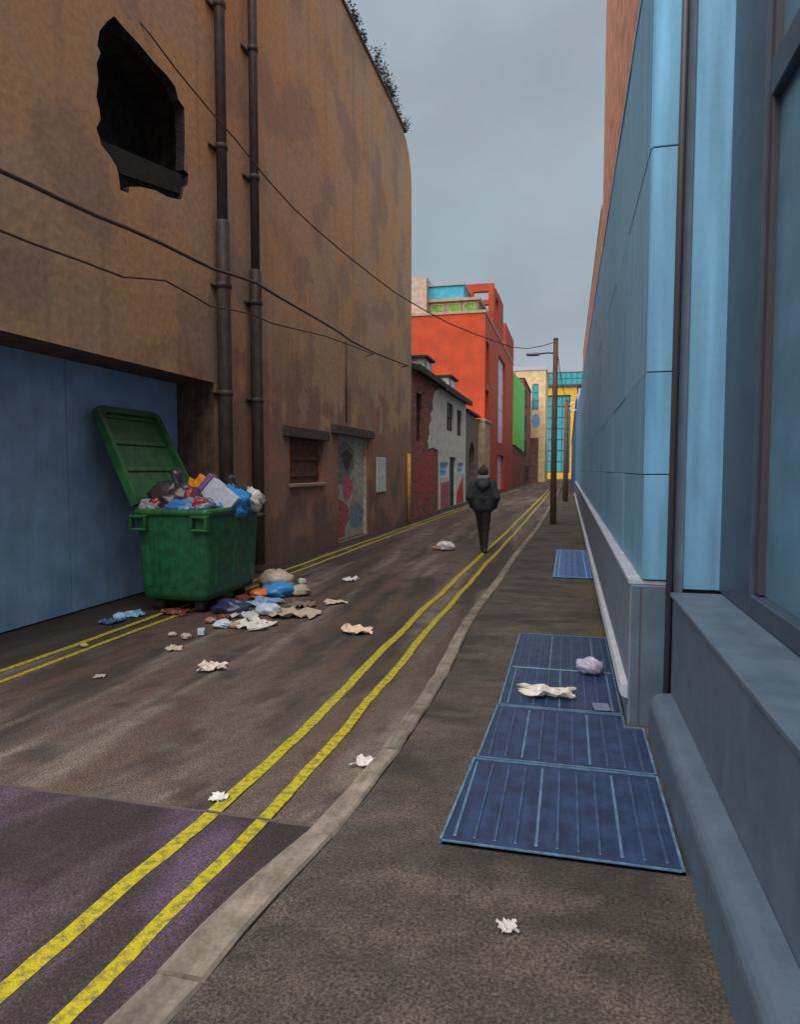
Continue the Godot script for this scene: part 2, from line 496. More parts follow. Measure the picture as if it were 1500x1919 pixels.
func ground_and_road() -> void:
	var g := newst(); box(g, Vector3(-450, -0.4, -700), Vector3(450, -0.06, 120))
	structure(obj(g, "ground", mat(lin(90, 84, 78, 0.5), 0.95, T.wall, 0.2)), "bare grey ground under the lane and houses")
	var asphalt := mat(Color(1, 1, 1), 0.82, T.speck, 0.62, T.grain, 0.3); asphalt.vertex_color_use_as_albedo = true
	var s1 := noise(101, 1.0, 4); var s2 := noise(102, 1.0, 3); var s3 := noise(103, 1.0, 3)
	var dk := lin(64, 55, 50, 0.64); var md := lin(98, 85, 77, 0.64); var rd := lin(94, 72, 61, 0.64); var lt := lin(130, 115, 105, 0.64)
	var tint := func(x: float, d: float) -> Color:
		var a := s1.get_noise_2d(x * 1.1 + d * 0.06, d * 0.10); var b := s2.get_noise_2d(x * 2.6 + d * 0.1 + 40, d * 0.16)
		var e := s3.get_noise_2d(x * 0.7, d * 0.35 + 90)
		var c := md.lerp(dk, smoothstep(-0.10, 0.35, a + 0.35 * e)).lerp(rd, smoothstep(0.0, 0.4, b) * 0.75).lerp(lt, smoothstep(0.16, 0.5, -b - 0.2 * a) * 0.7)
		var mid := s2.get_noise_2d(x * 9.0 + 700, d * 3.4) + 0.6 * s1.get_noise_2d(x * 22.0, d * 14.0)
		c *= 1.0 + 0.30 * mid
		var oil := s3.get_noise_2d(x * 2.0 + 200, d * 1.1)
		c = c.lerp(dk * 0.7, smoothstep(0.28, 0.42, oil) * 0.6)
		# silt and grime caught along the wall and in the channel by the kerb
		var g1: float = smoothstep(0.0, 0.15, -x - 4.35 + 0.35 * b + 0.2 * oil)
		return c.lerp(dk * 0.6, g1 * 0.8)
	var lf := func(_d: float) -> float: return -5.62
	var rt := func(d: float) -> float: return kerb_x(d) + 0.1
	var far := func(_d: float) -> float: return -0.7
	structure(obj(tinted_sheet(2.885, 22.0, 0.11, 0.06, lf, rt, 0.0, tint, 0.006), "road", asphalt), "worn brown grey asphalt lane running between the houses")
	structure(obj(tinted_sheet(22.0, 128.0, 1.0, 0.22, lf, far, 0.0, tint, 0.0), "road", asphalt), "far stretch of the asphalt lane")
	var pdk := lin(60, 47, 51, 0.66); var ppl := lin(98, 76, 100, 0.7); var pgr := lin(86, 74, 80, 0.66)
	var ptint := func(x: float, d: float) -> Color:
		var a := s1.get_noise_2d(x * 1.6 + d * 0.2 + 300, d * 0.5); var b := s2.get_noise_2d(x * 4.0 + 300, d * 0.5); var e := s3.get_noise_2d(x * 0.9 + 20, d * 0.6)
		var c := pdk.lerp(ppl, smoothstep(-0.15, 0.4, a)).lerp(pgr, smoothstep(0.0, 0.4, b) * 0.6)
		c *= 1.0 + 0.28 * (s2.get_noise_2d(x * 10.0 + 900, d * 5.0) + 0.6 * s1.get_noise_2d(x * 22.0, d * 18.0))
		return c.lerp(pdk * 0.7, smoothstep(0.1, 0.35, e) * 0.7)
	structure(obj(tinted_sheet(-3.0, 2.87, 0.06, 0.05, lf, rt, 0.003, ptint, 0.003), "road_patch", asphalt), "purplish relaid patch of asphalt ending in a straight seam")
	var seam := newst()
	for i in 46:
		var x0 := -5.6 + i * 0.1
		box(seam, Vector3(x0, -0.03, -2.890 + 0.003 * sin(i * 1.7)), Vector3(x0 + 0.1, 0.0065 + 0.001 * sin(i * 2.3), -2.868 + 0.004 * sin(i * 0.9)))
	structure(obj(seam, "road_seam", mat(lin(98, 86, 84, 0.7), 0.9, T.speck, 2.0)), "pale seam across the asphalt")
	# kerb of separate stones
	var kerb := Node3D.new(); kerb.name = "kerb"; add_child(kerb); structure(kerb, "wandering pale stone kerb between lane and pavement")
	var km := []
	for i in 4: km.append(mat(lin(118 + 7 * (i % 3), 108 + 6 * (i % 3), 98 + 5 * (i % 3), 0.76), 0.9, T.wall, 0.6 + 0.1 * i, T.rough, 0.7))
	var d := -2.6; var kr := RandomNumberGenerator.new(); kr.seed = 12
	var count := 0
	while d < 110.0:
		var l := kr.randf_range(0.72, 0.98) * (1.0 if d < 22 else 2.5)
		var st := newst()
		var top: float = 0.106 + kr.randf_range(-0.003, 0.006); var rows := []
		for q in 5:
			var dq := d + 0.006 + (l - 0.012) * q / 4.0
			var x := kerb_x(dq) + kr.randf_range(-0.004, 0.004); var w := kerb_w(dq) + kr.randf_range(-0.003, 0.003); var e := 0.012 if q == 0 or q == 4 else 0.0
			rows.append([Vector3(x, -0.05, -dq), Vector3(x + 0.004, top - 0.022 - e, -dq), Vector3(x + 0.012, top - 0.007 - e, -dq), Vector3(x + 0.028, top - e, -dq), Vector3(x + w - 0.012, top - e, -dq), Vector3(x + w, top - 0.01 - e, -dq), Vector3(x + w, -0.05, -dq)])
		rows.reverse()
		loft(st, rows)
		obj(st, "kerbstone", km[count % 4], kerb)
		d += l; count += 1
	# pavement
	var pave := mat(Color(1, 1, 1), 0.88, T.speck, 0.55, T.grain, 0.22); pave.vertex_color_use_as_albedo = true
	var va := lin(86, 77, 71, 0.8); var vb := lin(66, 59, 55, 0.8); var vc := lin(106, 94, 86, 0.8); var moss := lin(106, 92, 62, 0.8)
	var vt := func(x: float, d: float) -> Color:
		var a := s1.get_noise_2d(x * 0.8 + 500, d * 1.3); var b := s2.get_noise_2d(x * 0.9 + 500, d * 3.0); var e := s3.get_noise_2d(x * 2 + 500, d * 0.8)
		var c := va.lerp(vb, smoothstep(-0.1, 0.32, a + 0.3 * b)).lerp(vc, smoothstep(0.08, 0.4, b - 0.3 * a) * 0.7)
		c *= 1.0 + 0.30 * (s2.get_noise_2d(x * 6.0 + 1200, d * 8.0) + 0.6 * s1.get_noise_2d(x * 19.0, d * 19.0))
		return c.lerp(moss, smoothstep(0.05, 0.25, e) * smoothstep(0.0, 0.3, x) * smoothstep(6.0, 7.0, d) * 0.8)
	var pl := func(d: float) -> float: return kerb_x(d) + kerb_w(d) + 0.011
	var pr := func(_d: float) -> float: return 0.66
	structure(obj(tinted_sheet(-3.0, 24.0, 0.07, 0.06, pl, pr, 0.1, vt, 0.004), "pavement", pave), "brown grey patched pavement beside the blue shopfront")
	structure(obj(tinted_sheet(24.0, 110.0, 1.0, 0.3, pl, pr, 0.1, vt, 0.0), "pavement", pave), "far stretch of the pavement")
	# double yellow lines
	var yel := yellow_paint()
	line(-1.62, 0.074, -2.0, 60.0, yel, 0.006, 1, "outer yellow line painted on the lane beside the kerb")
	line(-1.37, 0.066, -2.0, 60.0, yel, 0.006, 2, "inner yellow line painted on the lane beside the kerb")
	line(-4.50, 0.07, -1.0, 60.0, yel, 0.006, 3, "yellow line painted close along the brown building")
	line(-4.27, 0.062, -1.0, 60.0, yel, 0.006, 4, "second yellow line painted along the brown building")
func yellow_paint() -> StandardMaterial3D:
	var w := 512
	var a := nbytes(201, 0.03, 4, w, w); var b := nbytes(202, 0.16, 3, w, w)
	var y0 := lin(152, 141, 18, 0.76); var y1 := lin(128, 118, 24, 0.76); var gr := lin(92, 82, 52, 0.66)
	var im := Image.create(w, w, false, Image.FORMAT_RGB8)
	for y in w:
		for x in w:
			var p := a[y * w + x] / 255.0; var q := b[y * w + x] / 255.0
			var c := y0.lerp(y1, smoothstep(0.35, 0.65, p)).lerp(gr, max(smoothstep(0.60, 0.74, q * 0.25 + p * 0.75) * 0.85, smoothstep(0.80, 0.9, q) * 0.4))
			im.set_pixel(x, y, srgb(c))
	im.generate_mipmaps()
	return mat(Color(1, 1, 1), 0.7, ImageTexture.create_from_image(im), 1.3, T.grain, 0.3)
func line(x: float, w: float, d0: float, d1: float, m: Material, y: float, sd: int, label: String) -> void:
	var st := newst(); var n := noise(300 + sd, 0.35, 4); var e := noise(330 + sd, 5.0, 2)
	var pts := []
	var d := d0
	while d <= d1:
		var c := x + 0.035 * n.get_noise_1d(d)
		if x > -2.0: c += (kerb_x(d) + 1.0) * 0.35
		else: c += 0.3 * smoothstep(24.0, 60.0, d)
		pts.append([Vector3(c - w / 2 + 0.006 * e.get_noise_1d(d), y, -d), Vector3(c + w / 2 + 0.006 * e.get_noise_1d(d + 50), y, -d)])
		d += 0.08 if d < 14 else 0.5
	for i in pts.size() - 1: quad(st, pts[i][0], pts[i][1], pts[i + 1][1], pts[i + 1][0])
	structure(obj(st, "road_marking", m), label)

# ================= the tall brown rendered building
func stucco() -> StandardMaterial3D:
	var w := 1536; var h := 768
	var a := nbytes(401, 0.006, 4, w, h); var b := nbytes(402, 0.016, 5, w, h); var f := nbytes(403, 0.12, 3, w, h)
	var s := stretched(404, 0.035, 4, w, h, 1, 24); var t := nbytes(405, 0.009, 5, w, h); var s2 := stretched(406, 0.02, 3, w, h, 1, 12)
	var cn := FastNoiseLite.new(); cn.seed = 55; cn.noise_type = FastNoiseLite.TYPE_CELLULAR; cn.cellular_return_type = FastNoiseLite.RETURN_DISTANCE2_SUB; cn.frequency = 0.011
	cn.domain_warp_enabled = true; cn.domain_warp_amplitude = 26.0; cn.domain_warp_frequency = 0.02
	var ci := cn.get_image(w, h, false, false, false); ci.convert(Image.FORMAT_L8); var cr := ci.get_data()
	var rg := RandomNumberGenerator.new(); rg.seed = 6
	var och := lin(124, 96, 70, 0.35); var tau := lin(119, 97, 78, 0.35); var mau := lin(101, 83, 72, 0.35)
	var low := lin(84, 62, 51, 0.28); var rust := lin(96, 65, 49, 0.28); var low_shade := lin(64, 48, 43, 0.28)
	var im := Image.create(w, h, false, Image.FORMAT_RGB8)
	for y in h:
		var hh := 12.5 * (1.0 - float(y) / h)
		for x in w:
			var i := y * w + x
			var dd := 26.0 * x / w - 3.0
			var p := a[i] / 255.0; var q := b[i] / 255.0; var st := s[i] / 255.0; var r := t[i] / 255.0; var g := s2[i] / 255.0
			var c := och.lerp(tau, smoothstep(0.38, 0.62, p * 0.92 + st * 0.08))
			c = c.lerp(mau, smoothstep(0.44, 0.66, r * 0.85 + g * 0.15) * 0.75)
			# lower-storey shade painted in: darker browns, ragged upper edge, darkest blotches near the ground
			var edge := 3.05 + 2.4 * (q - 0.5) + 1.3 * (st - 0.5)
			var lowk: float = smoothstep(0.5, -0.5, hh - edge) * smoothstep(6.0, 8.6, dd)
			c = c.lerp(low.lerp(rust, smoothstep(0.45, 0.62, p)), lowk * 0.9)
			var low_shadek: float = smoothstep(0.45, -0.45, hh - (1.0 + 3.2 * (r - 0.5) + 1.6 * (g - 0.5)))
			c = c.lerp(low_shade, low_shadek * 0.85)
			# run-off stains below the pipes' brackets and the parapet
			c = c.lerp(mau * 0.78, smoothstep(0.58, 0.80, st) * 0.28)
			if cr[i] < 7 and r > 0.47: c *= 0.72
			c *= 0.84 + 0.26 * (f[i] / 255.0) + 0.12 * (rg.randf() - 0.5)
			im.set_pixel(x, y, srgb(c))
	im.generate_mipmaps()
	var m := StandardMaterial3D.new()
	m.albedo_texture = ImageTexture.create_from_image(im); m.roughness = 0.92
	m.heightmap_enabled = true; m.heightmap_texture = grey(f, w, h); m.heightmap_scale = 0.5
	return m
func stucco_uv() -> void:
	uu = Vector3(0, 0, -1.0 / 26.0); uw = Vector3(0, -1.0 / 12.5, 0); uo = Vector2(3.0 / 26.0, 1.0)
func wallp(px: float, py: float) -> Vector2:       # a pixel on the brown wall, as (distance, height)
	var p := onx(px, py, LX); return Vector2(-p.z, p.y)
func rendered_building() -> void:
	var t := thing("rendered_building", Vector3(LX - 3, 0, -12), "tall stained brown rendered building with a ragged hole and two downpipes", "building")
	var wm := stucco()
	stucco_uv()
	var U := Vector3(0, 0, -1); var V := Vector3.UP
	var O := Vector3(LX, 0, 0)
	# ragged hole
	var lc := [[200, 40], [186, 58], [182, 85], [188, 100], [181, 118], [184, 150], [180, 180], [186, 205], [188, 224], [180, 240], [186, 258], [190, 272], [206, 292], [218, 312], [222, 328], [225, 356], [240, 362], [241, 352]]
	var rc := [[232, 52], [262, 84], [290, 118], [312, 140], [328, 162], [334, 186], [345, 202], [346, 260], [345, 318], [353, 326], [351, 346], [344, 352], [340, 374], [326, 372], [312, 368], [290, 356], [262, 350]]
	var top := wallp(214, 30); var left := []; var right := []
	for q in lc: left.append(wallp(q[0], q[1]))
	for q in rc: right.append(wallp(q[0], q[1]))
	var bot := wallp(244, 350)
	var lo := Vector2(1e9, 1e9); var hi := -lo
	for q in left + right + [top, bot]: lo = lo.min(q); hi = hi.max(q)
	lo -= Vector2(0.15, 0.15); hi += Vector2(0.15, 0.15)
	var RD := 8.86; var RH := 2.88
	var door := Rect2(wallp(634, 900).x, 0.03, wallp(691, 900).x - wallp(634, 900).x, 2.5)
	var win := Rect2(wallp(543, 850).x, wallp(575, 905).y, wallp(606, 850).x - wallp(543, 850).x, wallp(575, 815).y - wallp(575, 905).y)
	var st := newst()
	# cells of the facade up to 10 m, then the top band with its worn corner
	var E := Vector2(NEAR, 0)
	facade(st, O + U * NEAR, U, V, 21.4 - NEAR, 10.0, [Rect2(-1, -1, RD - NEAR + 1.0, RH + 1.0), Rect2(lo - E, hi - lo), Rect2(door.position - E, door.size), Rect2(win.position - E, win.size)], 0.0)
	for e in [door, win]:
		var a: Vector3 = O + U * e.position.x + V * e.position.y; var b: Vector3 = a + U * e.size.x; var c: Vector3 = b + V * e.size.y; var d: Vector3 = a + V * e.size.y
		var k := Vector3(-0.16, 0, 0)
		quad(st, a, b, b + k, a + k); quad(st, b, c, c + k, b + k); quad(st, c, d, d + k, c + k); quad(st, d, a, a + k, d + k)
	var band := PackedVector2Array([Vector2(NEAR, 10), Vector2(21.4, 10), Vector2(21.4, 10.45), Vector2(21.3, 10.9), Vector2(21.05, 11.3), Vector2(20.7, 11.55), Vector2(20.2, 11.68), Vector2(19, 11.72), Vector2(NEAR, 11.72)])
	prism(st, band, O, U, V, 0.4)
	var pl := PackedVector2Array([Vector2(lo.x, lo.y), Vector2(bot.x, lo.y), bot])
	for i in range(left.size() - 1, -1, -1): pl.append(left[i])
	pl.append_array([top, Vector2(top.x, hi.y), Vector2(lo.x, hi.y)])
	prism(st, pl, O, U, V, 0.0)
	var pr := PackedVector2Array([Vector2(bot.x, lo.y), Vector2(hi.x, lo.y), hi, Vector2(top.x, hi.y), top])
	for q in right: pr.append(q)
	pr.append(bot)
	prism(st, pr, O, U, V, 0.0)
	# lintel soffit and end of the recess, end walls, back, roof
	quad(st, Vector3(LX, 0, -21.4), Vector3(-13, 0, -21.4), Vector3(-13, 10, -21.4), Vector3(LX, 10, -21.4))
	quad(st, Vector3(-13, 0, -NEAR), Vector3(LX - 0.6, 0, -NEAR), Vector3(LX - 0.6, 11.6, -NEAR), Vector3(-13, 11.6, -NEAR))
	quad(st, Vector3(LX - 0.6, RH, -NEAR), Vector3(LX, RH, -NEAR), Vector3(LX, 11.7, -NEAR), Vector3(LX - 0.6, 11.7, -NEAR))
	quad(st, Vector3(-13, 0, -21.4), Vector3(-13, 0, -NEAR), Vector3(-13, 11, -NEAR), Vector3(-13, 11, -21.4))
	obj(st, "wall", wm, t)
	uu = Vector3(0, 0, -1); uw = Vector3(0, -1, 0); uo = Vector2.ZERO
	slab(t, "roof", M.roof, Vector3(-13, 10.0, -20.6), Vector3(LX - 0.4, 10.3, -NEAR))
	# dark room behind the hole
	var rm := newst(); var z0 := -lo.x + 1.2; var z1 := -hi.x - 1.2; var y0 := lo.y - 1.0; var y1 := hi.y + 0.6; var xf := LX - 0.132; var xb := LX - 1.5
	quad(rm, Vector3(xb, y0, z0), Vector3(xb, y0, z1), Vector3(xb, y1, z1), Vector3(xb, y1, z0))
	quad(rm, Vector3(xb, y0, z0), Vector3(xf, y0, z0), Vector3(xf, y0, z1), Vector3(xb, y0, z1))
	quad(rm, Vector3(xb, y1, z1), Vector3(xf, y1, z1), Vector3(xf, y1, z0), Vector3(xb, y1, z0))
	quad(rm, Vector3(xb, y0, z1), Vector3(xf, y0, z1), Vector3(xf, y1, z1), Vector3(xb, y1, z1))
	quad(rm, Vector3(xf, y0, z0), Vector3(xb, y0, z0), Vector3(xb, y1, z0), Vector3(xf, y1, z0))
	obj(rm, "room", M.soot, t)
	var he := newst(); var loop := [top] + left + [bot]; var back := right.duplicate(); back.reverse(); loop += back
	for i in loop.size():
		var a: Vector2 = loop[i]; var b: Vector2 = loop[(i + 1) % loop.size()]
		var m2 := (a + b) / 2 + Vector2(sin(i * 2.1), cos(i * 3.3)) * 0.015
		for e in [[a, m2], [m2, b]]:
			quad(he, O + U * e[0].x + V * e[0].y, O + U * e[1].x + V * e[1].y, Vector3(LX - 0.13, 0, 0) + U * e[1].x + V * e[1].y, Vector3(LX - 0.13, 0, 0) + U * e[0].x + V * e[0].y)
	obj(he, "broken_edge", mat(Color(0.07, 0.05, 0.042), 0.95, T.wall, 1.5, T.rough, 1.0), t)
	# a charred board hanging across the foot of the hole
	var bd := newst()
	var b0 := wallp(196, 262); var b1 := wallp(346, 336)
	var bl := PackedVector2Array([b0, b0 + Vector2(0.02, -0.28), b1 + Vector2(-0.05, -0.2), b1 + Vector2(0, 0.06)])
	prism(bd, bl, Vector3(LX - 0.04, 0, 0), U, V, 0.05)
	obj(bd, "charred_board", mat(Color(0.032, 0.026, 0.025), 0.9, T.wall, 1.5, T.rough, 0.6), t)
	# coping
	var cp := newst()
	for i in 20:
		var z := -NEAR - i * 0.93
		cbox(cp, Vector3(LX - 0.5, 11.722, z - 0.92), Vector3(LX + 0.05, 11.80, z), 0.015)
	obj(cp, "coping", mat(lin(92, 86, 74, 0.6), 0.9, T.wall, 0.8), t)
	# blue boarding inside the recess
	var bp := blue_paint()
	var zz := -NEAR
	for i in 3:
		var z1b: float = [-4.3, -6.6, -8.86][i]
		slab(t, "blue_panel", bp, Vector3(-5.6, 0.02, z1b), Vector3(-5.5 + 0.004 * (i % 2), RH + 0.02, zz - 0.012))
		zz = z1b
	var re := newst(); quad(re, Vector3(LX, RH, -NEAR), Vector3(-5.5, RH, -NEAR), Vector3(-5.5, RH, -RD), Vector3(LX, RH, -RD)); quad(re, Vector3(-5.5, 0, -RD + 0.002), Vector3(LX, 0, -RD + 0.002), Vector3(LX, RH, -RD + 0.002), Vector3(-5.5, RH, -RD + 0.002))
	obj(re, "recess_side", mat(lin(82, 63, 54, 0.5), 0.92, T.wall, 0.6, T.rough, 0.6), t)  # soffit and end darkened in their colour to stand for the overhang shadow
	# lintels over window and door
	var lm := mat(lin(66, 56, 50, 0.4), 0.85, T.wall, 1.5, T.rough, 0.8)
	for e in [[530, 610, 806], [620, 696, 802]]:
		var a := wallp(e[0], e[2]); var b := wallp(e[1], e[2] + 2)
		slab(t, "lintel", lm, Vector3(LX - 0.02, a.y - 0.11, -b.x), Vector3(LX + 0.10, a.y + 0.09, -a.x), 0.015)
	# boarded window
	var wb := slab(t, "window_board", mat(lin(80, 56, 44, 0.36), 0.85, T.wall, 1.0, T.rough, 0.5), Vector3(LX - 0.16, win.position.y, -win.end.x), Vector3(LX - 0.12, win.end.y, -win.position.x))
	for k in 3:
		var yy: float = win.position.y + 0.12 + k * (win.size.y - 0.3) / 2
		slab(wb, "batten", M.timber, Vector3(LX - 0.12, yy, -win.end.x + 0.03), Vector3(LX - 0.085, yy + 0.09, -win.position.x - 0.03), 0.008)
	slab(t, "window_sill", mat(lin(120, 104, 90, 0.36), 0.9, T.wall, 1.5), Vector3(LX - 0.14, win.position.y - 0.07, -win.end.x - 0.05), Vector3(LX + 0.06, win.position.y - 0.003, -win.position.x + 0.05), 0.012)
	# door with torn posters
	var dz0 := -door.position.x; var dz1 := -door.end.x
	var dr := slab(t, "door", mat(lin(128, 124, 120, 0.36), 0.6, T.wall, 0.7, T.grain, 0.2), Vector3(LX - 0.16, 0.05, dz1 + 0.07), Vector3(LX - 0.11, 2.44, dz0 - 0.07))
	dr.set_meta("label", "grey door covered in torn posters")
	var fr := newst()
	box(fr, Vector3(LX - 0.16, 0.03, dz0 - 0.07), Vector3(LX - 0.05, 2.53, dz0)); box(fr, Vector3(LX - 0.16, 0.03, dz1), Vector3(LX - 0.05, 2.53, dz1 + 0.07)); box(fr, Vector3(LX - 0.16, 2.44, dz1 + 0.07), Vector3(LX - 0.05, 2.53, dz0 - 0.07))
	obj(fr, "door_frame", mat(lin(150, 140, 134, 0.36), 0.7, T.wall, 1.0), t)
	var post := func(pts: Array, c: Color, lift: float) -> void:
		var p := PackedVector2Array()
		for q in pts: p.append(Vector2(door.position.x + 0.07 + q[0] * (door.size.x - 0.14), q[1]))
		var s := newst(); prism(s, p, Vector3(LX - 0.108 + lift, 0, 0), U, V, 0.002)
		obj(s, "poster", mat(c, 0.75, T.wall, 1.3), dr)
	post.call([[0.05, 1.35], [0.1, 2.2], [0.35, 2.3], [0.62, 2.1], [0.7, 1.75], [0.5, 1.55], [0.3, 1.3]], lin(92, 92, 90, 0.36), 0.0)
	post.call([[0.28, 1.75], [0.22, 2.0], [0.4, 2.12], [0.58, 1.98], [0.5, 1.78], [0.42, 1.6]], lin(54, 52, 50, 0.36), 0.003)
	post.call([[0.25, 1.2], [0.3, 1.55], [0.5, 1.45], [0.62, 1.2], [0.45, 0.95], [0.32, 0.9]], lin(150, 76, 86, 0.36), 0.002)
	post.call([[0.02, 0.1], [0.03, 0.85], [0.12, 1.0], [0.42, 0.8], [0.48, 0.5], [0.3, 0.3], [0.34, 0.12]], lin(134, 66, 76, 0.36), 0.001)
	post.call([[0.5, 0.3], [0.48, 0.75], [0.7, 0.88], [0.95, 0.7], [0.93, 0.35], [0.7, 0.22]], lin(96, 104, 116, 0.36), 0.0)
	post.call([[0.62, 1.5], [0.64, 2.35], [0.97, 2.36], [0.98, 1.1], [0.8, 1.05]], lin(140, 136, 130, 0.36), 0.001)
	# white notice
	var n0 := wallp(705, 857); var n1 := wallp(722, 921)
	slab(t, "notice_plate", mat(lin(158, 154, 162, 0.36), 0.5, T.soft, 0.8), Vector3(LX + 0.003, n1.y, -n1.x), Vector3(LX + 0.03, n0.y, -n0.x), 0.006)
	# downpipes
	for e in [[406, 0.075, 0.10, 430], [467, 0.07, 0.095, 520]]:
		var c := wallp(e[0], 700).x; var joint := wallp(e[0], e[3]).y
		var s := newst(true); var X: float = LX + 0.13
		tube(s, [Vector3(X, joint, -c), Vector3(X, 11.6, -c)], e[1], 14)
		tube(s, [Vector3(X, 0.15, -c), Vector3(X, joint + 0.05, -c), Vector3(X, joint + 0.09, -c)], [e[2], e[2], e[1] + 0.004], 14)
		var pipe := obj(s, "downpipe", M.dark_iron, t)
		for y in [0.9, 2.7, 4.2, 6.1, 8.0, 9.9]:
			var r: float = (e[2] if y < joint else e[1]) + 0.014
			var k := newst(true); tube(k, [Vector3(X, y, -c), Vector3(X, y + 0.07, -c)], r, 14)
			box(k, Vector3(LX, y + 0.01, -c - 0.15), Vector3(LX + 0.035, y + 0.06, -c + 0.15))
			obj(k, "bracket", M.dark_iron, pipe)
	# thin conduit and the yellow painted corner pipe
	var cx := wallp(648, 700).x
	var cs := newst(true); tube(cs, [Vector3(LX + 0.018, wallp(648, 792).y, -cx), Vector3(LX + 0.018, wallp(648, 640).y, -cx)], 0.016, 8)
	obj(cs, "conduit", M.dark_iron, t)
	var yx := wallp(762, 900).x
	var ys := newst(true); tube(ys, [Vector3(LX + 0.08, 0.02, -yx), Vector3(LX + 0.08, wallp(762, 850).y, -yx)], 0.06, 10)
	obj(ys, "corner_pipe", mat(lin(160, 112, 58, 0.36), 0.7, T.wall, 1.0), t)
func blue_paint() -> StandardMaterial3D:
	return mat(Color(0.33, 0.52, 0.78), 0.5, T.soft, 0.3, T.grain, 0.15)

# ================= small terrace beyond
func terrace() -> void:
	var U := Vector3(0, 0, -1); var V := Vector3.UP
	# red brick house
	var t := thing("brick_house", Vector3(LX, 0, -23.7), "low dark red brick house with peeling white render patch", "house")
	var wm := mat(lin(112, 66, 54, 0.36), 0.9, T.brick, 0.5)
	var st := newst()
	facade(st, Vector3(LX, 0, -21.42), U, V, 4.6, 4.85, [Rect2(0.7, 2.6, 0.9, 1.6)], 0.14)
	box(st, Vector3(-10.4, 0, -26.02), Vector3(LX - 0.16, 4.85, -21.42))
	obj(st, "wall", wm, t)
	window_at(t, Vector3(LX, 0, -21.42), U, V, Rect2(0.7, 2.6, 0.9, 1.6), 0.14, M.roof, M.glass, 1, 2)
	var rs := newst()
	prism(rs, PackedVector2Array([Vector2(LX + 0.3, 4.78), Vector2(LX + 0.3, 4.98), Vector2(-7.4, 5.5), Vector2(-10.6, 4.98), Vector2(-10.6, 4.853), Vector2(LX + 0.05, 4.853)]), Vector3(0, 0, -21.42), Vector3.RIGHT, V, 4.6)
	obj(rs, "roof", M.roof, t)
	var pd := newst()
	var o0 := onx(812, 728, LX + 0.02)
	var pp := PackedVector2Array()
	for q in [[815, 733], [826, 733], [826, 841], [819, 843], [812, 839], [803, 841], [802, 828], [805, 815], [804, 800], [808, 790], [807, 776], [811, 768], [810, 752]]:
		var p := onx(q[0], q[1], LX); pp.append(Vector2(min(-p.z, 26.0), p.y))
	prism(pd, pp, Vector3(LX + 0.025, 0, 0), U, V, 0.024)
	obj(pd, "render_patch", M.white_render, t)
	var red := newst(); var rp := PackedVector2Array()
	for q in [[779, 868], [786, 862], [788, 850], [797, 853], [805, 846], [812, 856], [814, 872], [811, 890], [816, 905], [810, 922], [801, 919], [797, 934], [789, 938], [784, 924], [778, 918], [780, 896], [776, 884]]:
		var p := onx(q[0], q[1], LX); rp.append(Vector2(-p.z, p.y))
	prism(red, rp, Vector3(LX + 0.006, 0, 0), U, V, 0.005)
	obj(red, "red_paint_patch", mat(lin(128, 58, 48, 0.36), 0.85, T.wall, 0.7), t)
	# white cottage
	var D0 := 26.05; var O := Vector3(LX, 0, -D0)
	var c := thing("white_cottage", Vector3(LX, 0, -29.6), "white rendered cottage with painted ground floor and two upper windows", "house")
	var rc := func(x0: float, y0: float, x1: float, y1: float) -> Rect2:
		var a := onx(x0, y1, LX); var b := onx(x1, y0, LX); var e := onx(x0, y0, LX)
		return Rect2(-a.z - D0, a.y, -b.z + a.z, e.y - a.y)
	var w1: Rect2 = rc.call(838, 752, 850, 806); var w2: Rect2 = rc.call(857, 766, 866, 816)
	var dr: Rect2 = rc.call(843, 866, 855, 944); dr.position.y = 0.04; dr.size.y = 2.15
	var g1: Rect2 = rc.call(825, 866, 840, 895); var g2: Rect2 = rc.call(858, 867, 869, 887)
	var holes := [w1, w2, dr, g1, g2]
	var s := newst()
	facade(s, O, U, V, 7.3, 4.8, holes, 0.14)
	box(s, Vector3(-10.4, 0, -33.35), Vector3(LX - 0.16, 4.8, -26.05))
	obj(s, "wall", M.white_render, c)
	for w in [w1, w2]: window_at(c, O, U, V, w, 0.13, M.roof, M.glass, 2, 2, 0.05)
	for w in [g1, g2]: window_at(c, O, U, V, w, 0.1, mat(lin(110, 130, 152, 0.36), 0.6), mat(lin(86, 118, 150, 0.36), 0.2), 1, 2, 0.07)
	var dd := newst(); box(dd, Vector3(LX - 0.14, 0.04, -D0 - dr.end.x), Vector3(LX - 0.09, 2.19, -D0 - dr.position.x))
	obj(dd, "door", mat(Color(0.02, 0.018, 0.018), 0.5), c)
	var gm := mat(lin(84, 74, 72, 0.36), 0.9, T.wall, 0.5)
	for e in [[0.0, g1.position.x - 0.02, 0.0, 2.05], [dr.end.x + 0.02, 7.3, 0.0, 0.75], [0.0, dr.position.x - 0.02, 0.0, 0.3]]: pass
	var pk := newst(); var p1: Rect2 = rc.call(826, 903, 842, 946); prism(pk, PackedVector2Array([Vector2(D0 + p1.position.x, 0.1), Vector2(D0 + p1.end.x, 0.1), Vector2(D0 + p1.end.x, p1.end.y), Vector2(D0 + p1.position.x, p1.end.y - 0.05)]), Vector3(LX + 0.012, 0, 0), U, V, 0.011)
	obj(pk, "pink_panel", mat(lin(138, 72, 82, 0.36), 0.7, T.wall, 0.6), c)
	var rk := newst(); var p2: Rect2 = rc.call(856, 898, 869, 935); prism(rk, PackedVector2Array([Vector2(D0 + p2.position.x, 0.12), Vector2(D0 + p2.end.x, 0.12), Vector2(D0 + p2.end.x - 0.2, p2.end.y + 0.15), Vector2(D0 + p2.end.x - 0.8, p2.end.y - 0.1), Vector2(D0 + p2.position.x, p2.end.y - 0.6)]), Vector3(LX + 0.012, 0, 0), U, V, 0.011)
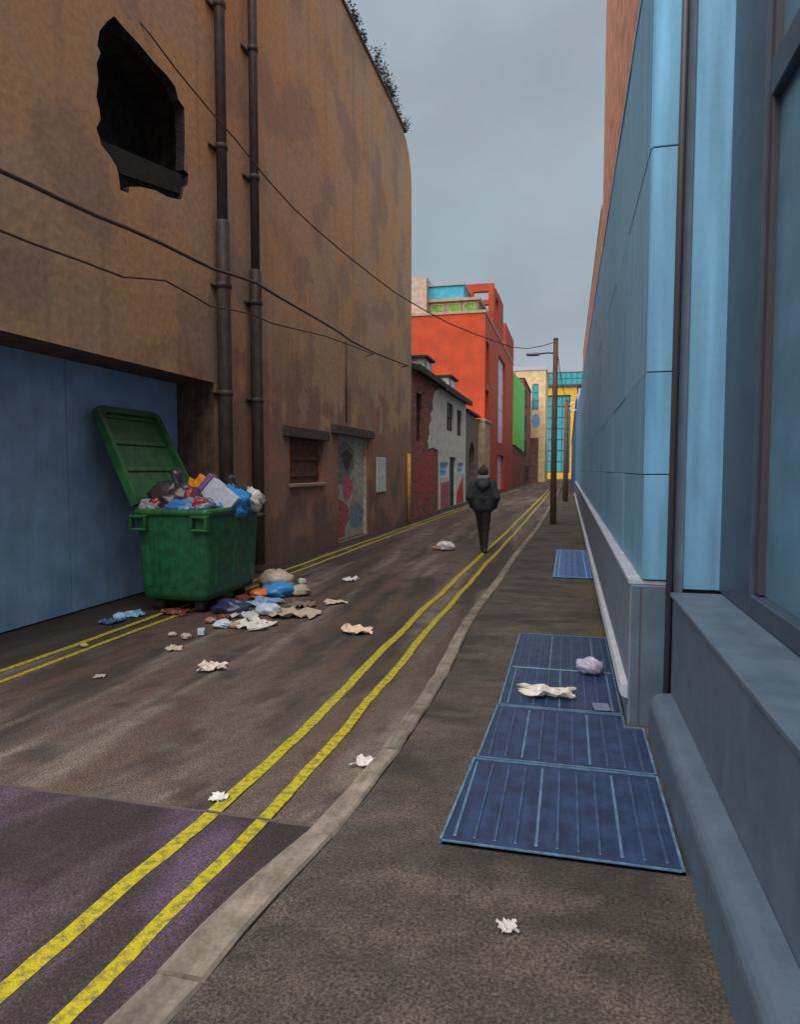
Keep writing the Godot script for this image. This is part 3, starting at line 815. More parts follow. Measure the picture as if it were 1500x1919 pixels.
	obj(rk, "red_panel", mat(lin(160, 52, 46, 0.36), 0.7, T.wall, 0.6), c)
	var bs := newst(); box(bs, Vector3(LX, 0.0, -33.35), Vector3(LX + 0.03, 0.085, -26.05)); obj(bs, "skirting", gm, c)
	var r2 := newst()
	prism(r2, PackedVector2Array([Vector2(LX + 0.32, 4.72), Vector2(LX + 0.32, 4.94), Vector2(-7.4, 5.45), Vector2(-10.6, 4.94), Vector2(-10.6, 4.803), Vector2(LX + 0.05, 4.803)]), Vector3(0, 0, -26.05), Vector3.RIGHT, V, 7.3)
	var rf := obj(r2, "roof", M.roof, c)
	var dm := mat(lin(150, 146, 142, 0.5), 0.85, T.wall, 0.6)
	for e in [[24.6, 26.0, t], [29.9, 31.7, c]]:
		var q := newst()
		prism(q, PackedVector2Array([Vector2(LX - 0.25, 5.06), Vector2(LX - 0.25, 5.72), Vector2(-6.6, 5.72), Vector2(-6.6, 5.3)]), Vector3(0, 0, -e[0]), Vector3.RIGHT, V, e[1] - e[0])
		var dn := obj(q, "dormer", dm, e[2])
		slab(dn, "dormer_cap", M.roof, Vector3(-6.7, 5.722, -e[1] - 0.08), Vector3(LX - 0.12, 5.80, -e[0] + 0.08))
		slab(dn, "dormer_window", M.glass, Vector3(LX - 0.249, 5.2, -e[1] + 0.25), Vector3(LX - 0.235, 5.62, -e[0] - 0.25))
	# brown house with an arched doorway
	var ar := thing("arched_house", Vector3(LX, 0, -35.7), "narrow dark brown house with an arched doorway", "house")
	var s3 := newst(); var ap := PackedVector2Array([Vector2(33.4, 0), Vector2(34.5, 0), Vector2(34.5, 2.1)])
	for i in 9: ap.append(Vector2(35.6 - 1.1 * cos(PI * i / 8), 2.1 + 1.0 * sin(PI * i / 8)))
	ap.append_array([Vector2(36.7, 2.1), Vector2(36.7, 0), Vector2(38.1, 0), Vector2(38.1, 4.35), Vector2(33.4, 4.5)])
	prism(s3, ap, Vector3(LX, 0, 0), U, V, 0.3)
	box(s3, Vector3(-10.0, 0, -38.1), Vector3(LX - 0.5, 4.3, -33.4))
	obj(s3, "wall", mat(lin(92, 78, 70, 0.36), 0.9, T.brick, 0.5), ar)
	slab(ar, "arched_door", mat(lin(64, 58, 58, 0.36), 0.7, T.wall, 0.6), Vector3(LX - 0.34, 0.02, -36.75), Vector3(LX - 0.302, 3.2, -34.45))
	slab(ar, "roof", M.roof, Vector3(-10.0, 4.505, -38.1), Vector3(LX + 0.12, 4.62, -33.4))
	# tan yard wall
	var tw := thing("tan_building", Vector3(-4.55, 0, -39.5), "plain tan rendered block between arched house and orange building", "building")
	slab(tw, "wall", mat(lin(138, 116, 92, 0.42), 0.9, T.wall, 0.3), Vector3(-9.5, 0, -40.9), Vector3(-4.55, 4.35, -38.12))
	slab(tw, "coping", M.grey_trim, Vector3(-9.5, 4.352, -40.9), Vector3(-4.47, 4.45, -38.1))

# ================= orange block with open frames
func orange_building() -> void:
	var t := thing("orange_building", Vector3(-8, 0, -50), "large bright orange building with lavender strips and rooftop frame", "building")
	var U := Vector3(0, 0, -1); var V := Vector3.UP
	var Z := 40.95; var H := 10.9
	var slots := [Rect2(0.6, 6.9, 1.7, 2.5), Rect2(0.5, 4.3, 1.7, 2.2), Rect2(8.0, 3.6, 5.4, 6.2), Rect2(8.0, 0.2, 4.6, 2.5)]
	var st := newst()
	facade(st, Vector3(LX, 0, -Z), U, V, 21.0, H, slots, 0.3)
	facade(st, Vector3(-20, 0, -Z), Vector3.RIGHT, V, 20 + LX, H, [], 0.0)
	facade(st, Vector3(LX, 0, -Z - 21.0), Vector3.LEFT, V, 15.1, H, [], 0.0)
	quad(st, Vector3(-20, H, -Z), Vector3(LX, H, -Z), Vector3(LX, H, -Z - 21), Vector3(-20, H, -Z - 21))
	obj(st, "wall", M.orange, t)
	for r in [slots[0], slots[1]]:
		window_at(t, Vector3(LX, 0, -Z), U, V, r, 0.29, M.orange_red, M.dark_red, 2, 1, 0.1)
	for r in [slots[2], slots[3]]:
		var k := 0
		var y: float = r.position.y
		while y < r.end.y - 0.1:
			var h: float = min(1.24, r.end.y - y)
			for i in 3: slab(t, "lavender_panel", M.lavender, Vector3(LX - 0.3, y + 0.015, -Z - r.position.x - r.size.x * (i + 1) / 3 + 0.02), Vector3(LX - 0.2 + 0.01 * ((i + k) % 2), y + h - 0.015, -Z - r.position.x - r.size.x * i / 3 - 0.02))
			y += h; k += 1
	slab(t, "parapet", M.grey_trim, Vector3(-20, H + 0.003, -Z - 0.35), Vector3(LX + 0.06, H + 0.16, -Z + 0.06))
	slab(t, "parapet", M.grey_trim, Vector3(LX - 0.3, H + 0.003, -Z - 21), Vector3(LX + 0.05, H + 0.16, -Z - 0.352))
	# set-back top storey: green windows, turquoise band
	var zs := -43.0
	var up := newst(); box(up, Vector3(-14, H + 0.01, zs - 6), Vector3(-5.6, 12.15, zs))
	obj(up, "top_storey", mat(lin(120, 120, 104, 0.6), 0.8, T.soft, 0.5), t)
	var gg := mat(lin(96, 150, 50, 0.6), 0.3, T.wall, 0.5)
	for e in [[-8.55, -7.75], [-7.5, -6.7], [-6.5, -5.75]]: window_at(t, Vector3(e[0], 11.3, zs), Vector3.RIGHT, V, Rect2(0, 0, e[1] - e[0], 0.72), -0.01, M.grey_trim, gg, 1, 1, 0.05)
	slab(t, "ledge", M.grey_trim, Vector3(-14, 12.15, zs - 6), Vector3(-5.45, 12.32, zs + 0.15))
	slab(t, "turquoise_band", mat(lin(48, 148, 172, 0.6), 0.5, T.soft, 0.3), Vector3(-14, 12.322, zs - 6), Vector3(-6.5, 13.12, zs))
	slab(t, "roof_edge", mat(lin(120, 126, 134, 0.6), 0.6), Vector3(-14, 13.122, zs - 6), Vector3(-6.45, 13.26, zs + 0.1))
	slab(t, "stair_tower", mat(lin(160, 144, 128, 0.6), 0.85, T.soft, 0.4), Vector3(-9.9, H + 0.1, -43.8), Vector3(-8.75, 13.6, -42.4))
	# open frame over the street corner
	var f := newst(); var zf := -45.5; var th := 0.45
	var bx := func(x0: float, x1: float, y0: float, y1: float) -> void: box(f, Vector3(x0, y0, zf - th), Vector3(x1, y1, zf))
	bx.call(-7.0, -4.9, 13.3, 13.8); bx.call(-7.0, -6.25, H, 13.3); bx.call(-5.25, -4.9, H, 13.3)
	bx.call(-6.25, -5.25, 12.45, 12.75)
	obj(f, "frame", M.orange_red, t)
	var f2 := newst()
	for e in [[-46.0, -46.7, H, 13.6], [-48.6, -52.2, H, 13.9]]: box(f2, Vector3(-5.3, e[2], e[1]), Vector3(-4.9, e[3], e[0]))
	box(f2, Vector3(-5.3, 13.32, -48.6), Vector3(-4.9, 13.78, -46.7))
	obj(f2, "frame", M.orange_red, t)
	slab(t, "upper_block", M.orange_red, Vector3(-9, H + 0.005, -62), Vector3(-4.88, 13.0, -54.2))

# ================= what closes the view
func far_buildings() -> void:
	var U := Vector3(0, 0, -1); var V := Vector3.UP
	var g := thing("green_fronted_building", Vector3(LX, 0, -69), "building with bright green upper cladding over dark red ground floor", "building")
	slab(g, "ground_floor", mat(lin(104, 52, 42, 0.36), 0.9, T.wall, 0.3), Vector3(-11, 0, -77), Vector3(LX, 10.2, -62.1))
	for i in 4: slab(g, "green_panel", mat(lin(88, 156, 68, 0.42), 0.7, T.soft, 0.3), Vector3(LX + 0.003, 3.9 - 0.1 * i, -62.1 - 3.7 * (i + 1) + 0.03), Vector3(LX + 0.12, 10.3 + 0.1 * i, -62.1 - 3.7 * i))
	var m := thing("maroon_building", Vector3(LX, 0, -84), "dull maroon building beyond the green cladding", "building")
	slab(m, "wall", mat(lin(116, 66, 58, 0.4), 0.9, T.brick, 0.35), Vector3(-11, 0, -91.5), Vector3(LX, 11.6, -77.1))
	slab(m, "roof", M.roof, Vector3(-11, 11.603, -91.5), Vector3(LX + 0.1, 11.75, -77.1))
	for k in 5:
		var y: float = [0.3, 3.2, 6.0, 8.8, 0.3][k]; var d: float = [79, 79, 79, 79, 84][k]
		window_at(m, Vector3(LX + 0.03, 0, -d), U, V, Rect2(0, y, 2.4, 1.8), 0.0, M.roof, M.glass, 2, 1, 0.08)
	var tb := thing("tan_block", Vector3(-6, 0, -95), "tall flat topped tan block with a turquoise window", "building")
	slab(tb, "wall", mat(lin(196, 168, 130, 0.62), 0.85, T.soft, 0.2), Vector3(-14, 0, -104), Vector3(-3.05, 14.7, -92.5))
	slab(tb, "parapet", mat(lin(140, 144, 152, 0.62), 0.7), Vector3(-14, 14.703, -104), Vector3(-2.95, 15.2, -92.4))
	window_at(tb, Vector3(-4.75, 9.6, -92.5), Vector3.RIGHT, V, Rect2(0, 0, 0.75, 3.3), -0.01, M.teal_bar, M.teal, 1, 3, 0.06)
	slab(tb, "lower_wing", mat(lin(96, 70, 60, 0.4), 0.9, T.brick, 0.3), Vector3(-6, 0, -92.4), Vector3(-3.9, 5.8, -91.6))
	var sg := thing("round_sign", Vector3(-4.0, 7.9, -90.2), "blue rounded sign hanging off the maroon building", "sign")
	var ss := newst(); var sp := PackedVector2Array()
	for i in 16: sp.append(Vector2(-4.15 + 0.52 * cos(TAU * i / 16), 7.9 + 0.95 * sin(TAU * i / 16)))
	prism(ss, sp, Vector3(0, 0, -90.1), Vector3.RIGHT, V, 0.15); obj(ss, "plate", mat(lin(96, 132, 162, 0.6), 0.5, T.soft, 0.5), sg)
	slab(sg, "bracket", M.dark_iron, Vector3(-4.9, 7.85, -90.22), Vector3(-4.6, 7.95, -90.13))
	# yellow building at the end of the lane
	var y := thing("yellow_building", Vector3(-1.8, 0, -128), "yellow framed building with teal glazing closing the lane", "building")
	var O := Vector3(-5.1, 0, -128)
	var open := Rect2(1.0, 1.1, 4.3, 14.0)
	var st := newst()
	facade(st, O, Vector3.RIGHT, V, 6.4, 16.6, [open], 0.35)
	box(st, Vector3(-5.1, 0, -140), Vector3(1.3, 16.6, -128.4))
	obj(st, "wall", mat(lin(206, 150, 52, 0.62), 0.75, T.soft, 0.25), y)
	window_at(y, O, Vector3.RIGHT, V, open, 0.33, M.teal_bar, M.teal, 3, 7, 0.2)
	slab(y, "roof_edge", M.teal_bar, Vector3(-5.4, 16.603, -140), Vector3(1.6, 16.95, -127.7))
	window_at(y, Vector3(-4.7, 16.96, -128.6), Vector3.RIGHT, V, Rect2(0, 0, 7.0, 2.3), 0.0, M.teal_bar, M.teal, 7, 2, 0.14, "rooftop_glazing")
	slab(y, "rooftop_wall", M.teal_bar, Vector3(-4.7, 16.96, -134), Vector3(2.3, 19.2, -128.66))
	slab(y, "rooftop_cap", M.grey_trim, Vector3(-4.8, 19.262, -134), Vector3(2.4, 19.45, -128.5))

# ================= blue shopfront building on the near side
func shop_building() -> void:
	var t := thing("shop_building", Vector3(2.5, 0.1, -20), "pale blue clad building with grey plinth and dark framed window", "building")
	var skies := []
	for e in [[0.21, 0.47, 0.71], [0.195, 0.45, 0.69], [0.225, 0.49, 0.73]]: skies.append(mat(Color(e[0], e[1], e[2]), 0.58, T.streak, 0.3, T.grain, 0.03, 0.5))
	var grey_panel := mat(lin(74, 84, 98, 0.40), 0.5, T.soft, 0.5, T.grain, 0.05)
	var grey_end := mat(lin(80, 98, 114, 0.9), 0.5, T.soft, 0.5)
	var steel := mat(lin(120, 124, 132, 0.40), 0.4, T.soft, 0.8)
	var black := mat(lin(44, 40, 44, 0.4), 0.5)
	var navy := mat(lin(56, 66, 84, 0.8), 0.45, T.soft, 0.6)
	var base := mat(lin(72, 87, 103, 0.72), 0.55, T.soft, 0.6, T.grain, 0.1)
	var DE := 4.30
	# core
	slab(t, "core", grey_panel, Vector3(0.60, 0.0, -40), Vector3(4.0, 4.78, -DE - 0.08))
	# plinth panels and rail
	var d := DE
	var i := 0
	while d < 39.9:
		var e: float = min(d + 2.4, 40.0)
		slab(t, "plinth_panel", grey_panel, Vector3(0.375, 0.08, -e), Vector3(0.598, 0.96, -d - 0.008), 0.006)
		slab(t, "plinth_cap", steel, Vector3(0.365, 0.962, -e), Vector3(0.598, 0.985, -d - 0.008))
		d = e
	var rs := newst()
	var prof := PackedVector2Array([Vector2(0.373, 0.25), Vector2(0.335, 0.265), Vector2(0.322, 0.295), Vector2(0.335, 0.33), Vector2(0.373, 0.345)])
	prism(rs, prof, Vector3(0, 0, -DE - 0.02), Vector3.RIGHT, Vector3.UP, 35.6)
	obj(rs, "bumper_rail", steel, t)
	slab(t, "plinth_end", grey_end, Vector3(0.382, 0.085, -DE), Vector3(0.62, 0.955, -DE + 0.012), 0.004)
	slab(t, "joint_strip", black, Vector3(0.43, 0.09, -DE + 0.0122), Vector3(0.437, 0.95, -DE + 0.0145))
	# cladding panels along the street
	var rows := [0.99, 1.62, 2.22, 3.5, 4.80]
	d = DE; i = 0
	while d < 39.9:
		var e: float = min(d + 1.5, 40.0)
		for k in 4: slab(t, "cladding_panel", skies[(i * 2 + k) % 3], Vector3(0.44 - 0.003 * ((i + k) % 2), rows[k] + 0.002, -e), Vector3(0.598, rows[k + 1] - 0.002, -d - 0.003), 0.003)
		d = e; i += 1
	for k in 4: slab(t, "cladding_end_panel", skies[k % 3], Vector3(0.445, rows[k] + 0.003, -DE - 0.004), Vector3(0.62, rows[k + 1] - 0.003, -DE + 0.014), 0.003)
	slab(t, "parapet", mat(lin(88, 120, 142, 0.5), 0.5), Vector3(0.43, 4.802, -40), Vector3(4.0, 4.86, -DE + 0.02))
	# black pipe in the corner
	var bs := newst(true); tube(bs, [Vector3(0.588, 0.30, -DE + 0.045), Vector3(0.612, 7.2, -DE + 0.045)], 0.021, 10)
	obj(bs, "black_pipe", black, t)
	# pier facing back up the lane, then the window bay
	slab(t, "pier", skies[2], Vector3(0.672, 0.94, -DE - 0.07), Vector3(0.93, 7.2, -DE + 0.0), 0.004)
	slab(t, "pier_core", grey_panel, Vector3(0.6, 0.0, -DE - 0.078), Vector3(0.671, 7.2, -DE - 0.02))
	# round-edged base
	var bp := PackedVector2Array([Vector2(0.6, 0.02), Vector2(0.474, 0.02), Vector2(0.476, 0.26)])
	for k in 6: bp.append(Vector2(0.546 - 0.07 * cos(PI / 2 * k / 5), 0.29 + 0.07 * sin(PI / 2 * k / 5)))
	bp.append(Vector2(0.6, 0.362))
	var b2 := newst(true); b2.set_smooth_group(-1); prism(b2, bp, Vector3(0, 0, 1.5), Vector3.RIGHT, Vector3.UP, 1.5 + 4.12)
	obj(b2, "base_block", base, t)
	var lp := newst(); cbox(lp, Vector3(0.602, 0.3, -DE + 0.10), Vector3(0.64, 0.905, 1.5), 0.004)
	obj(lp, "lower_panel", base, t)
	slab(t, "sill", base, Vector3(0.588, 0.907, -DE + 0.08), Vector3(0.94, 0.935, 1.5), 0.006)
	# window: jamb, bottom rail, transom, panes
	var X := 0.885
	slab(t, "jamb", navy, Vector3(X - 0.02, 0.937, -DE + 0.02), Vector3(X + 0.08, 7.2, -3.60), 0.006)
	slab(t, "jamb_bead", mat(lin(56, 50, 58, 0.8), 0.5), Vector3(X + 0.0, 1.05, -3.598), Vector3(X + 0.07, 7.2, -3.53), 0.004)
	slab(t, "bottom_rail", navy, Vector3(X - 0.02, 0.937, -3.598), Vector3(X + 0.08, 1.045, 1.5), 0.006)
	slab(t, "transom", navy, Vector3(X - 0.015, 3.34, -3.528), Vector3(X + 0.075, 3.50, 1.5), 0.006)
	slab(t, "mullion", navy, Vector3(X - 0.012, 1.047, -1.30), Vector3(X + 0.072, 3.338, -1.2), 0.006)
	for e in [[1.047, 3.338, -3.528, -1.302], [1.047, 3.338, -1.198, 1.5], [3.502, 7.2, -3.528, 1.5]]:
		slab(t, "window_pane", mat(Color(0.14, 0.29, 0.43), 0.35, T.soft, 0.4, null, 0.0, 0.3), Vector3(X + 0.03, e[0], e[2]), Vector3(X + 0.045, e[1], e[3]))
	slab(t, "bay_wall", grey_panel, Vector3(0.97, 0.0, -DE - 0.075), Vector3(4.0, 7.2, 1.5))
	# small white bracket far along the wall
	var wl := thing("wall_bracket", Vector3(0.4, 4.6, -43), "small white curved bracket on the far end of the wall", "bracket")
	var ws := newst(true); var pts := []
	for k in 13:
		var a := PI * 1.35 * k / 12 - 0.3
		pts.append(Vector3(0.22 - 0.17 * sin(a), 5.28 + 0.24 * cos(a), -41.0))
	pts.append(Vector3(0.41, 5.06, -41.0))
	tube(ws, pts, 0.035, 8)
	obj(ws, "hook", mat(Color(0.8, 0.8, 0.8), 0.5), wl)
	# darker stretch of wall beyond
	var dk := thing("navy_building", Vector3(2, 0.1, -70), "dark blue wall carrying on past the pale cladding", "building")
	slab(dk, "wall", mat(lin(62, 92, 128, 0.36), 0.7, T.soft, 0.3), Vector3(0.42, 0.0, -108), Vector3(6, 5.6, -40.02))
	slab(dk, "coping", mat(lin(96, 106, 118, 0.5), 0.7), Vector3(0.36, 5.603, -108), Vector3(6, 5.75, -40.02))

func brick_blocks() -> void:
	var bm := mat(lin(150, 104, 86, 0.40), 0.9, T.wall, 0.4, T.rough, 0.4)
	var t := thing("brick_block", Vector3(3, 4.86, -8), "tall reddish brown wall rising behind the pale blue cladding", "building")
	slab(t, "wall", bm, Vector3(0.62, 4.862, -15.2), Vector3(5, 13.0, -DEPTH0))
	slab(t, "coping", M.roof, Vector3(0.58, 13.003, -15.25), Vector3(5, 13.15, -DEPTH0))
	var s := thing("brick_block", Vector3(3, 4.86, -25), "lower greyish brown gable behind the pale blue cladding", "building")
	slab(s, "wall", mat(lin(138, 104, 88, 0.40), 0.9, T.wall, 0.4, T.rough, 0.4), Vector3(0.60, 4.862, -34), Vector3(5, 7.1, -15.27))
	slab(s, "coping", M.grey_trim, Vector3(0.59, 7.103, -34), Vector3(5, 7.18, -15.27))
const DEPTH0 := 4.5
const NEAR := 2.0  # unseen near end of the brown building, cut short to let light in

# ================= poles and wires
func poles_and_cables() -> void:
	var b1 := gnd(1037, 983, 0.1); var b2 := gnd(1060, 940, 0.1)
	var top1 := Vector3(b1.x, 5.22, b1.z); var top2 := Vector3(b2.x, 5.0, b2.z)
	var p := thing("lamp_pole", b1, "brown timber pole with street lamp arm on the pavement", "pole")
	var s := newst(true); tube(s, [Vector3(0, 0, 0), Vector3(0, 2.6, 0), Vector3(0.01, 5.15, 0)], [0.088, 0.078, 0.066], 12)
	obj(s, "post", M.timber, p, true)
	var a := newst(true); tube(a, [Vector3(0, 4.78, 0), Vector3(-0.2, 4.80, 0), Vector3(-0.46, 4.78, 0)], 0.022, 8)
	obj(a, "lamp_arm", M.dark_iron, p, true)
	var hd := newst(true)
	var rg := []
	for e in [[-0.42, 0.03, 0.03], [-0.46, 0.06, 0.05], [-0.6, 0.085, 0.055], [-0.76, 0.075, 0.045], [-0.80, 0.03, 0.02]]:
		var ring := []
		for k in 12: ring.append(Vector3(e[0], 4.775 + sin(TAU * k / 12) * e[2], cos(TAU * k / 12) * e[1]))
		rg.append(ring)
	loft(hd, rg); obj(hd, "lamp_head", mat(lin(96, 102, 106, 0.6), 0.5), p, true)
	var cp := newst(true); tube(cp, [Vector3(0.01, 5.151, 0), Vector3(0.01, 5.2, 0)], [0.075, 0.05], 12); obj(cp, "cap", M.dark_iron, p, true)
	var q := thing("telegraph_pole", b2, "plain brown timber pole further along the pavement", "pole")
	var s2 := newst(true); tube(s2, [Vector3.ZERO, Vector3(0, 2.5, 0), Vector3(0, 4.9, 0)], [0.125, 0.115, 0.1], 12); obj(s2, "post", M.timber, q, true)
	var cr := newst(); box(cr, Vector3(-0.2, 4.55, -0.12), Vector3(0.2, 4.63, -0.02)); obj(cr, "crossbar", M.timber, q, true)
	# wires
	var wire := func(pts: Array, r: float, label: String) -> void:
		var w := newst(true); tube(w, pts, r, 6)
		tag(obj(w, "cable", M.cable), label, "cable", "overhead and wall cables")
	var along := func(px: Array, x: float) -> Array:
		var o := []
		for e in px: o.append(onx(e[0], e[1], x))
		return o
	var A: Array = along.call([[-60, 298], [0, 320], [55, 345], [110, 372], [180, 404], [240, 428], [300, 455], [350, 480], [400, 504], [440, 516], [480, 530], [520, 555], [560, 578], [600, 601], [635, 622], [660, 640], [700, 660], [740, 676], [766, 686]], LX + 0.26)
	A.append(Vector3(LX, A[-1].y + 0.02, A[-1].z - 0.25)); A.push_front(Vector3(LX, A[0].y + 0.05, A[0].z + 0.4))
	wire.call(A, 0.022, "thick dark cable sagging along the brown wall across both downpipes")
	var Bc: Array = along.call([[-60, 410], [0, 432], [60, 456], [110, 474], [160, 492], [230, 519], [270, 522], [310, 526], [350, 548], [395, 574], [430, 580], [470, 588], [510, 606], [560, 618], [610, 630], [660, 648], [700, 664]], LX + 0.25)
	Bc.append(Vector3(LX, Bc[-1].y, Bc[-1].z - 0.2)); Bc.push_front(Vector3(LX, Bc[0].y + 0.03, Bc[0].z + 0.4))
	wire.call(Bc, 0.012, "thinner lower cable drooping along the brown wall above the blue boarding")
	var e0 := onx(262, 40, LX)
	var dirp := Vector2(e0.x - top1.x, e0.z - top1.z)
	var C := [top1 + Vector3(0.01, -0.02, 0)]
	for z in [[1018, 648], [990, 653], [960, 651], [930, 640], [890, 626], [840, 605], [790, 578], [740, 548], [690, 510], [640, 470], [600, 436], [550, 390], [500, 335], [445, 266], [390, 203], [330, 130], [285, 70]]:
		var d := ray(z[0], z[1])
		# where the ray meets the upright plane through pole top and wall hook
		var nrm := Vector2(-dirp.y, dirp.x)
		var tt := (nrm.x * top1.x + nrm.y * top1.z) / (nrm.x * d.x + nrm.y * d.z)
		C.append(EYE + d * tt)
	C.append(e0)
	wire.call(C, 0.011, "wire slung from the lamp pole up to the brown building")
	var mid := (top1 + top2) * 0.5 - Vector3(0, 0.25, 0)
	wire.call([top1 + Vector3(0.01, -0.02, -0.02), top1.lerp(mid, 0.5) - Vector3(0, 0.05, 0), mid, mid.lerp(top2, 0.5) - Vector3(0, 0.08, 0), Vector3(b2.x, 5.0, b2.z)], 0.012, "wire between the two timber poles")

# ================= steel cellar hatches
func hatch(outline: PackedVector2Array, y: float, ribs: int, label: String, fm: Material, pm: Material, rm: Material, cross: Array) -> void:
	var lo := Vector2(1e9, 1e9); var hi := -lo
	for q in outline: lo = lo.min(q); hi = hi.max(q)
	var c := (lo + hi) / 2
	var t := thing("cellar_hatch", Vector3(c.x, y, -c.y), label, "hatch", "blue cellar hatches")
	# upward faces: u = X, v = -Z gives the normal +Y
	var U := Vector3.RIGHT; var V := Vector3(0, 0, -1)
	var st := newst(); prism(st, outline, Vector3(0, y + 0.010, 0), U, V, 0.01)
	obj(st, "plate", pm, t)
	var fr := newst(); var n := outline.size()
	for i in n:
		var a := outline[i]; var b := outline[(i + 1) % n]
		var d := (b - a).normalized(); var nn := Vector2(-d.y, d.x)
		prism(fr, PackedVector2Array([a, b, b + nn * 0.012, a + nn * 0.012]), Vector3(0, y + 0.0145 + 0.0004 * (i % 3), 0), U, V, 0.014)
	obj(fr, "frame", fm, t)
	for i in ribs:
		var x := lo.x + (hi.x - lo.x) * (i + 0.7) / (ribs + 0.4)
		var d0 := lo.y + 0.05; var d1 := hi.y - 0.05
		# keep clear of the notch
		if n > 4 and x > outline[n - 3].x - 0.02: d1 = outline[n - 4].y - 0.05
		for s in cross.size() + 1:
			var e0: float = d0 if s == 0 else cross[s - 1] + 0.03
			var e1: float = d1 if s == cross.size() else cross[s] - 0.03
			if e1 - e0 < 0.1: continue
			var g := newst(); cbox(g, Vector3(x - 0.007, y + 0.008, -e1), Vector3(x + 0.007, y + 0.0155, -e0), 0.003)
			obj(g, "rib", rm if (i * 7 + s * 3 + n) % 4 else fm, t)
	for e in cross: 
		var g := newst(); cbox(g, Vector3(lo.x + 0.02, y + 0.008, -e - 0.012), Vector3(hi.x - 0.02, y + 0.0165, -e + 0.012), 0.004)
		obj(g, "crossbar", fm, t)
func hatches() -> void:
	var pm := mat(lin(38, 56, 92, 0.86), 0.45, T.wall, 0.9, T.grain, 0.1)
	var rm := mat(lin(56, 78, 112, 0.8), 0.4, T.wall, 1.8)
	var fm := mat(lin(86, 118, 146, 0.8), 0.4, T.wall, 1.5)
	var r := func(x0: float, x1: float, d0: float, d1: float, skew := 0.0) -> PackedVector2Array: return PackedVector2Array([Vector2(x0 - skew, d0), Vector2(x1, d0), Vector2(x1, d1), Vector2(x0, d1)])
	hatch(r.call(-0.47, 0.458, 2.70, 3.545, 0.03), 0.104, 11, "wide blue ribbed cellar hatch beside the rounded grey base", fm, pm, rm, [])
	hatch(PackedVector2Array([Vector2(-0.455, 3.56), Vector2(0.458, 3.56), Vector2(0.458, 4.20), Vector2(0.355, 4.20), Vector2(0.355, 4.40), Vector2(-0.43, 4.40)]), 0.104, 10, "blue cellar hatch with a notched corner round the plinth end", fm, pm, rm, [])
	hatch(r.call(-0.425, 0.355, 4.415, 6.42), 0.104, 9, "long blue cellar hatch with a crossbar and rubbish on it", fm, pm, rm, [5.3])
	hatch(r.call(-0.19, 0.35, 9.95, 13.4), 0.104, 5, "narrow dark blue cellar hatch lying apart from the rest", mat(lin(80, 116, 156, 0.42), 0.4), mat(lin(50, 72, 116, 0.42), 0.45, T.wall, 0.9), rm, [])

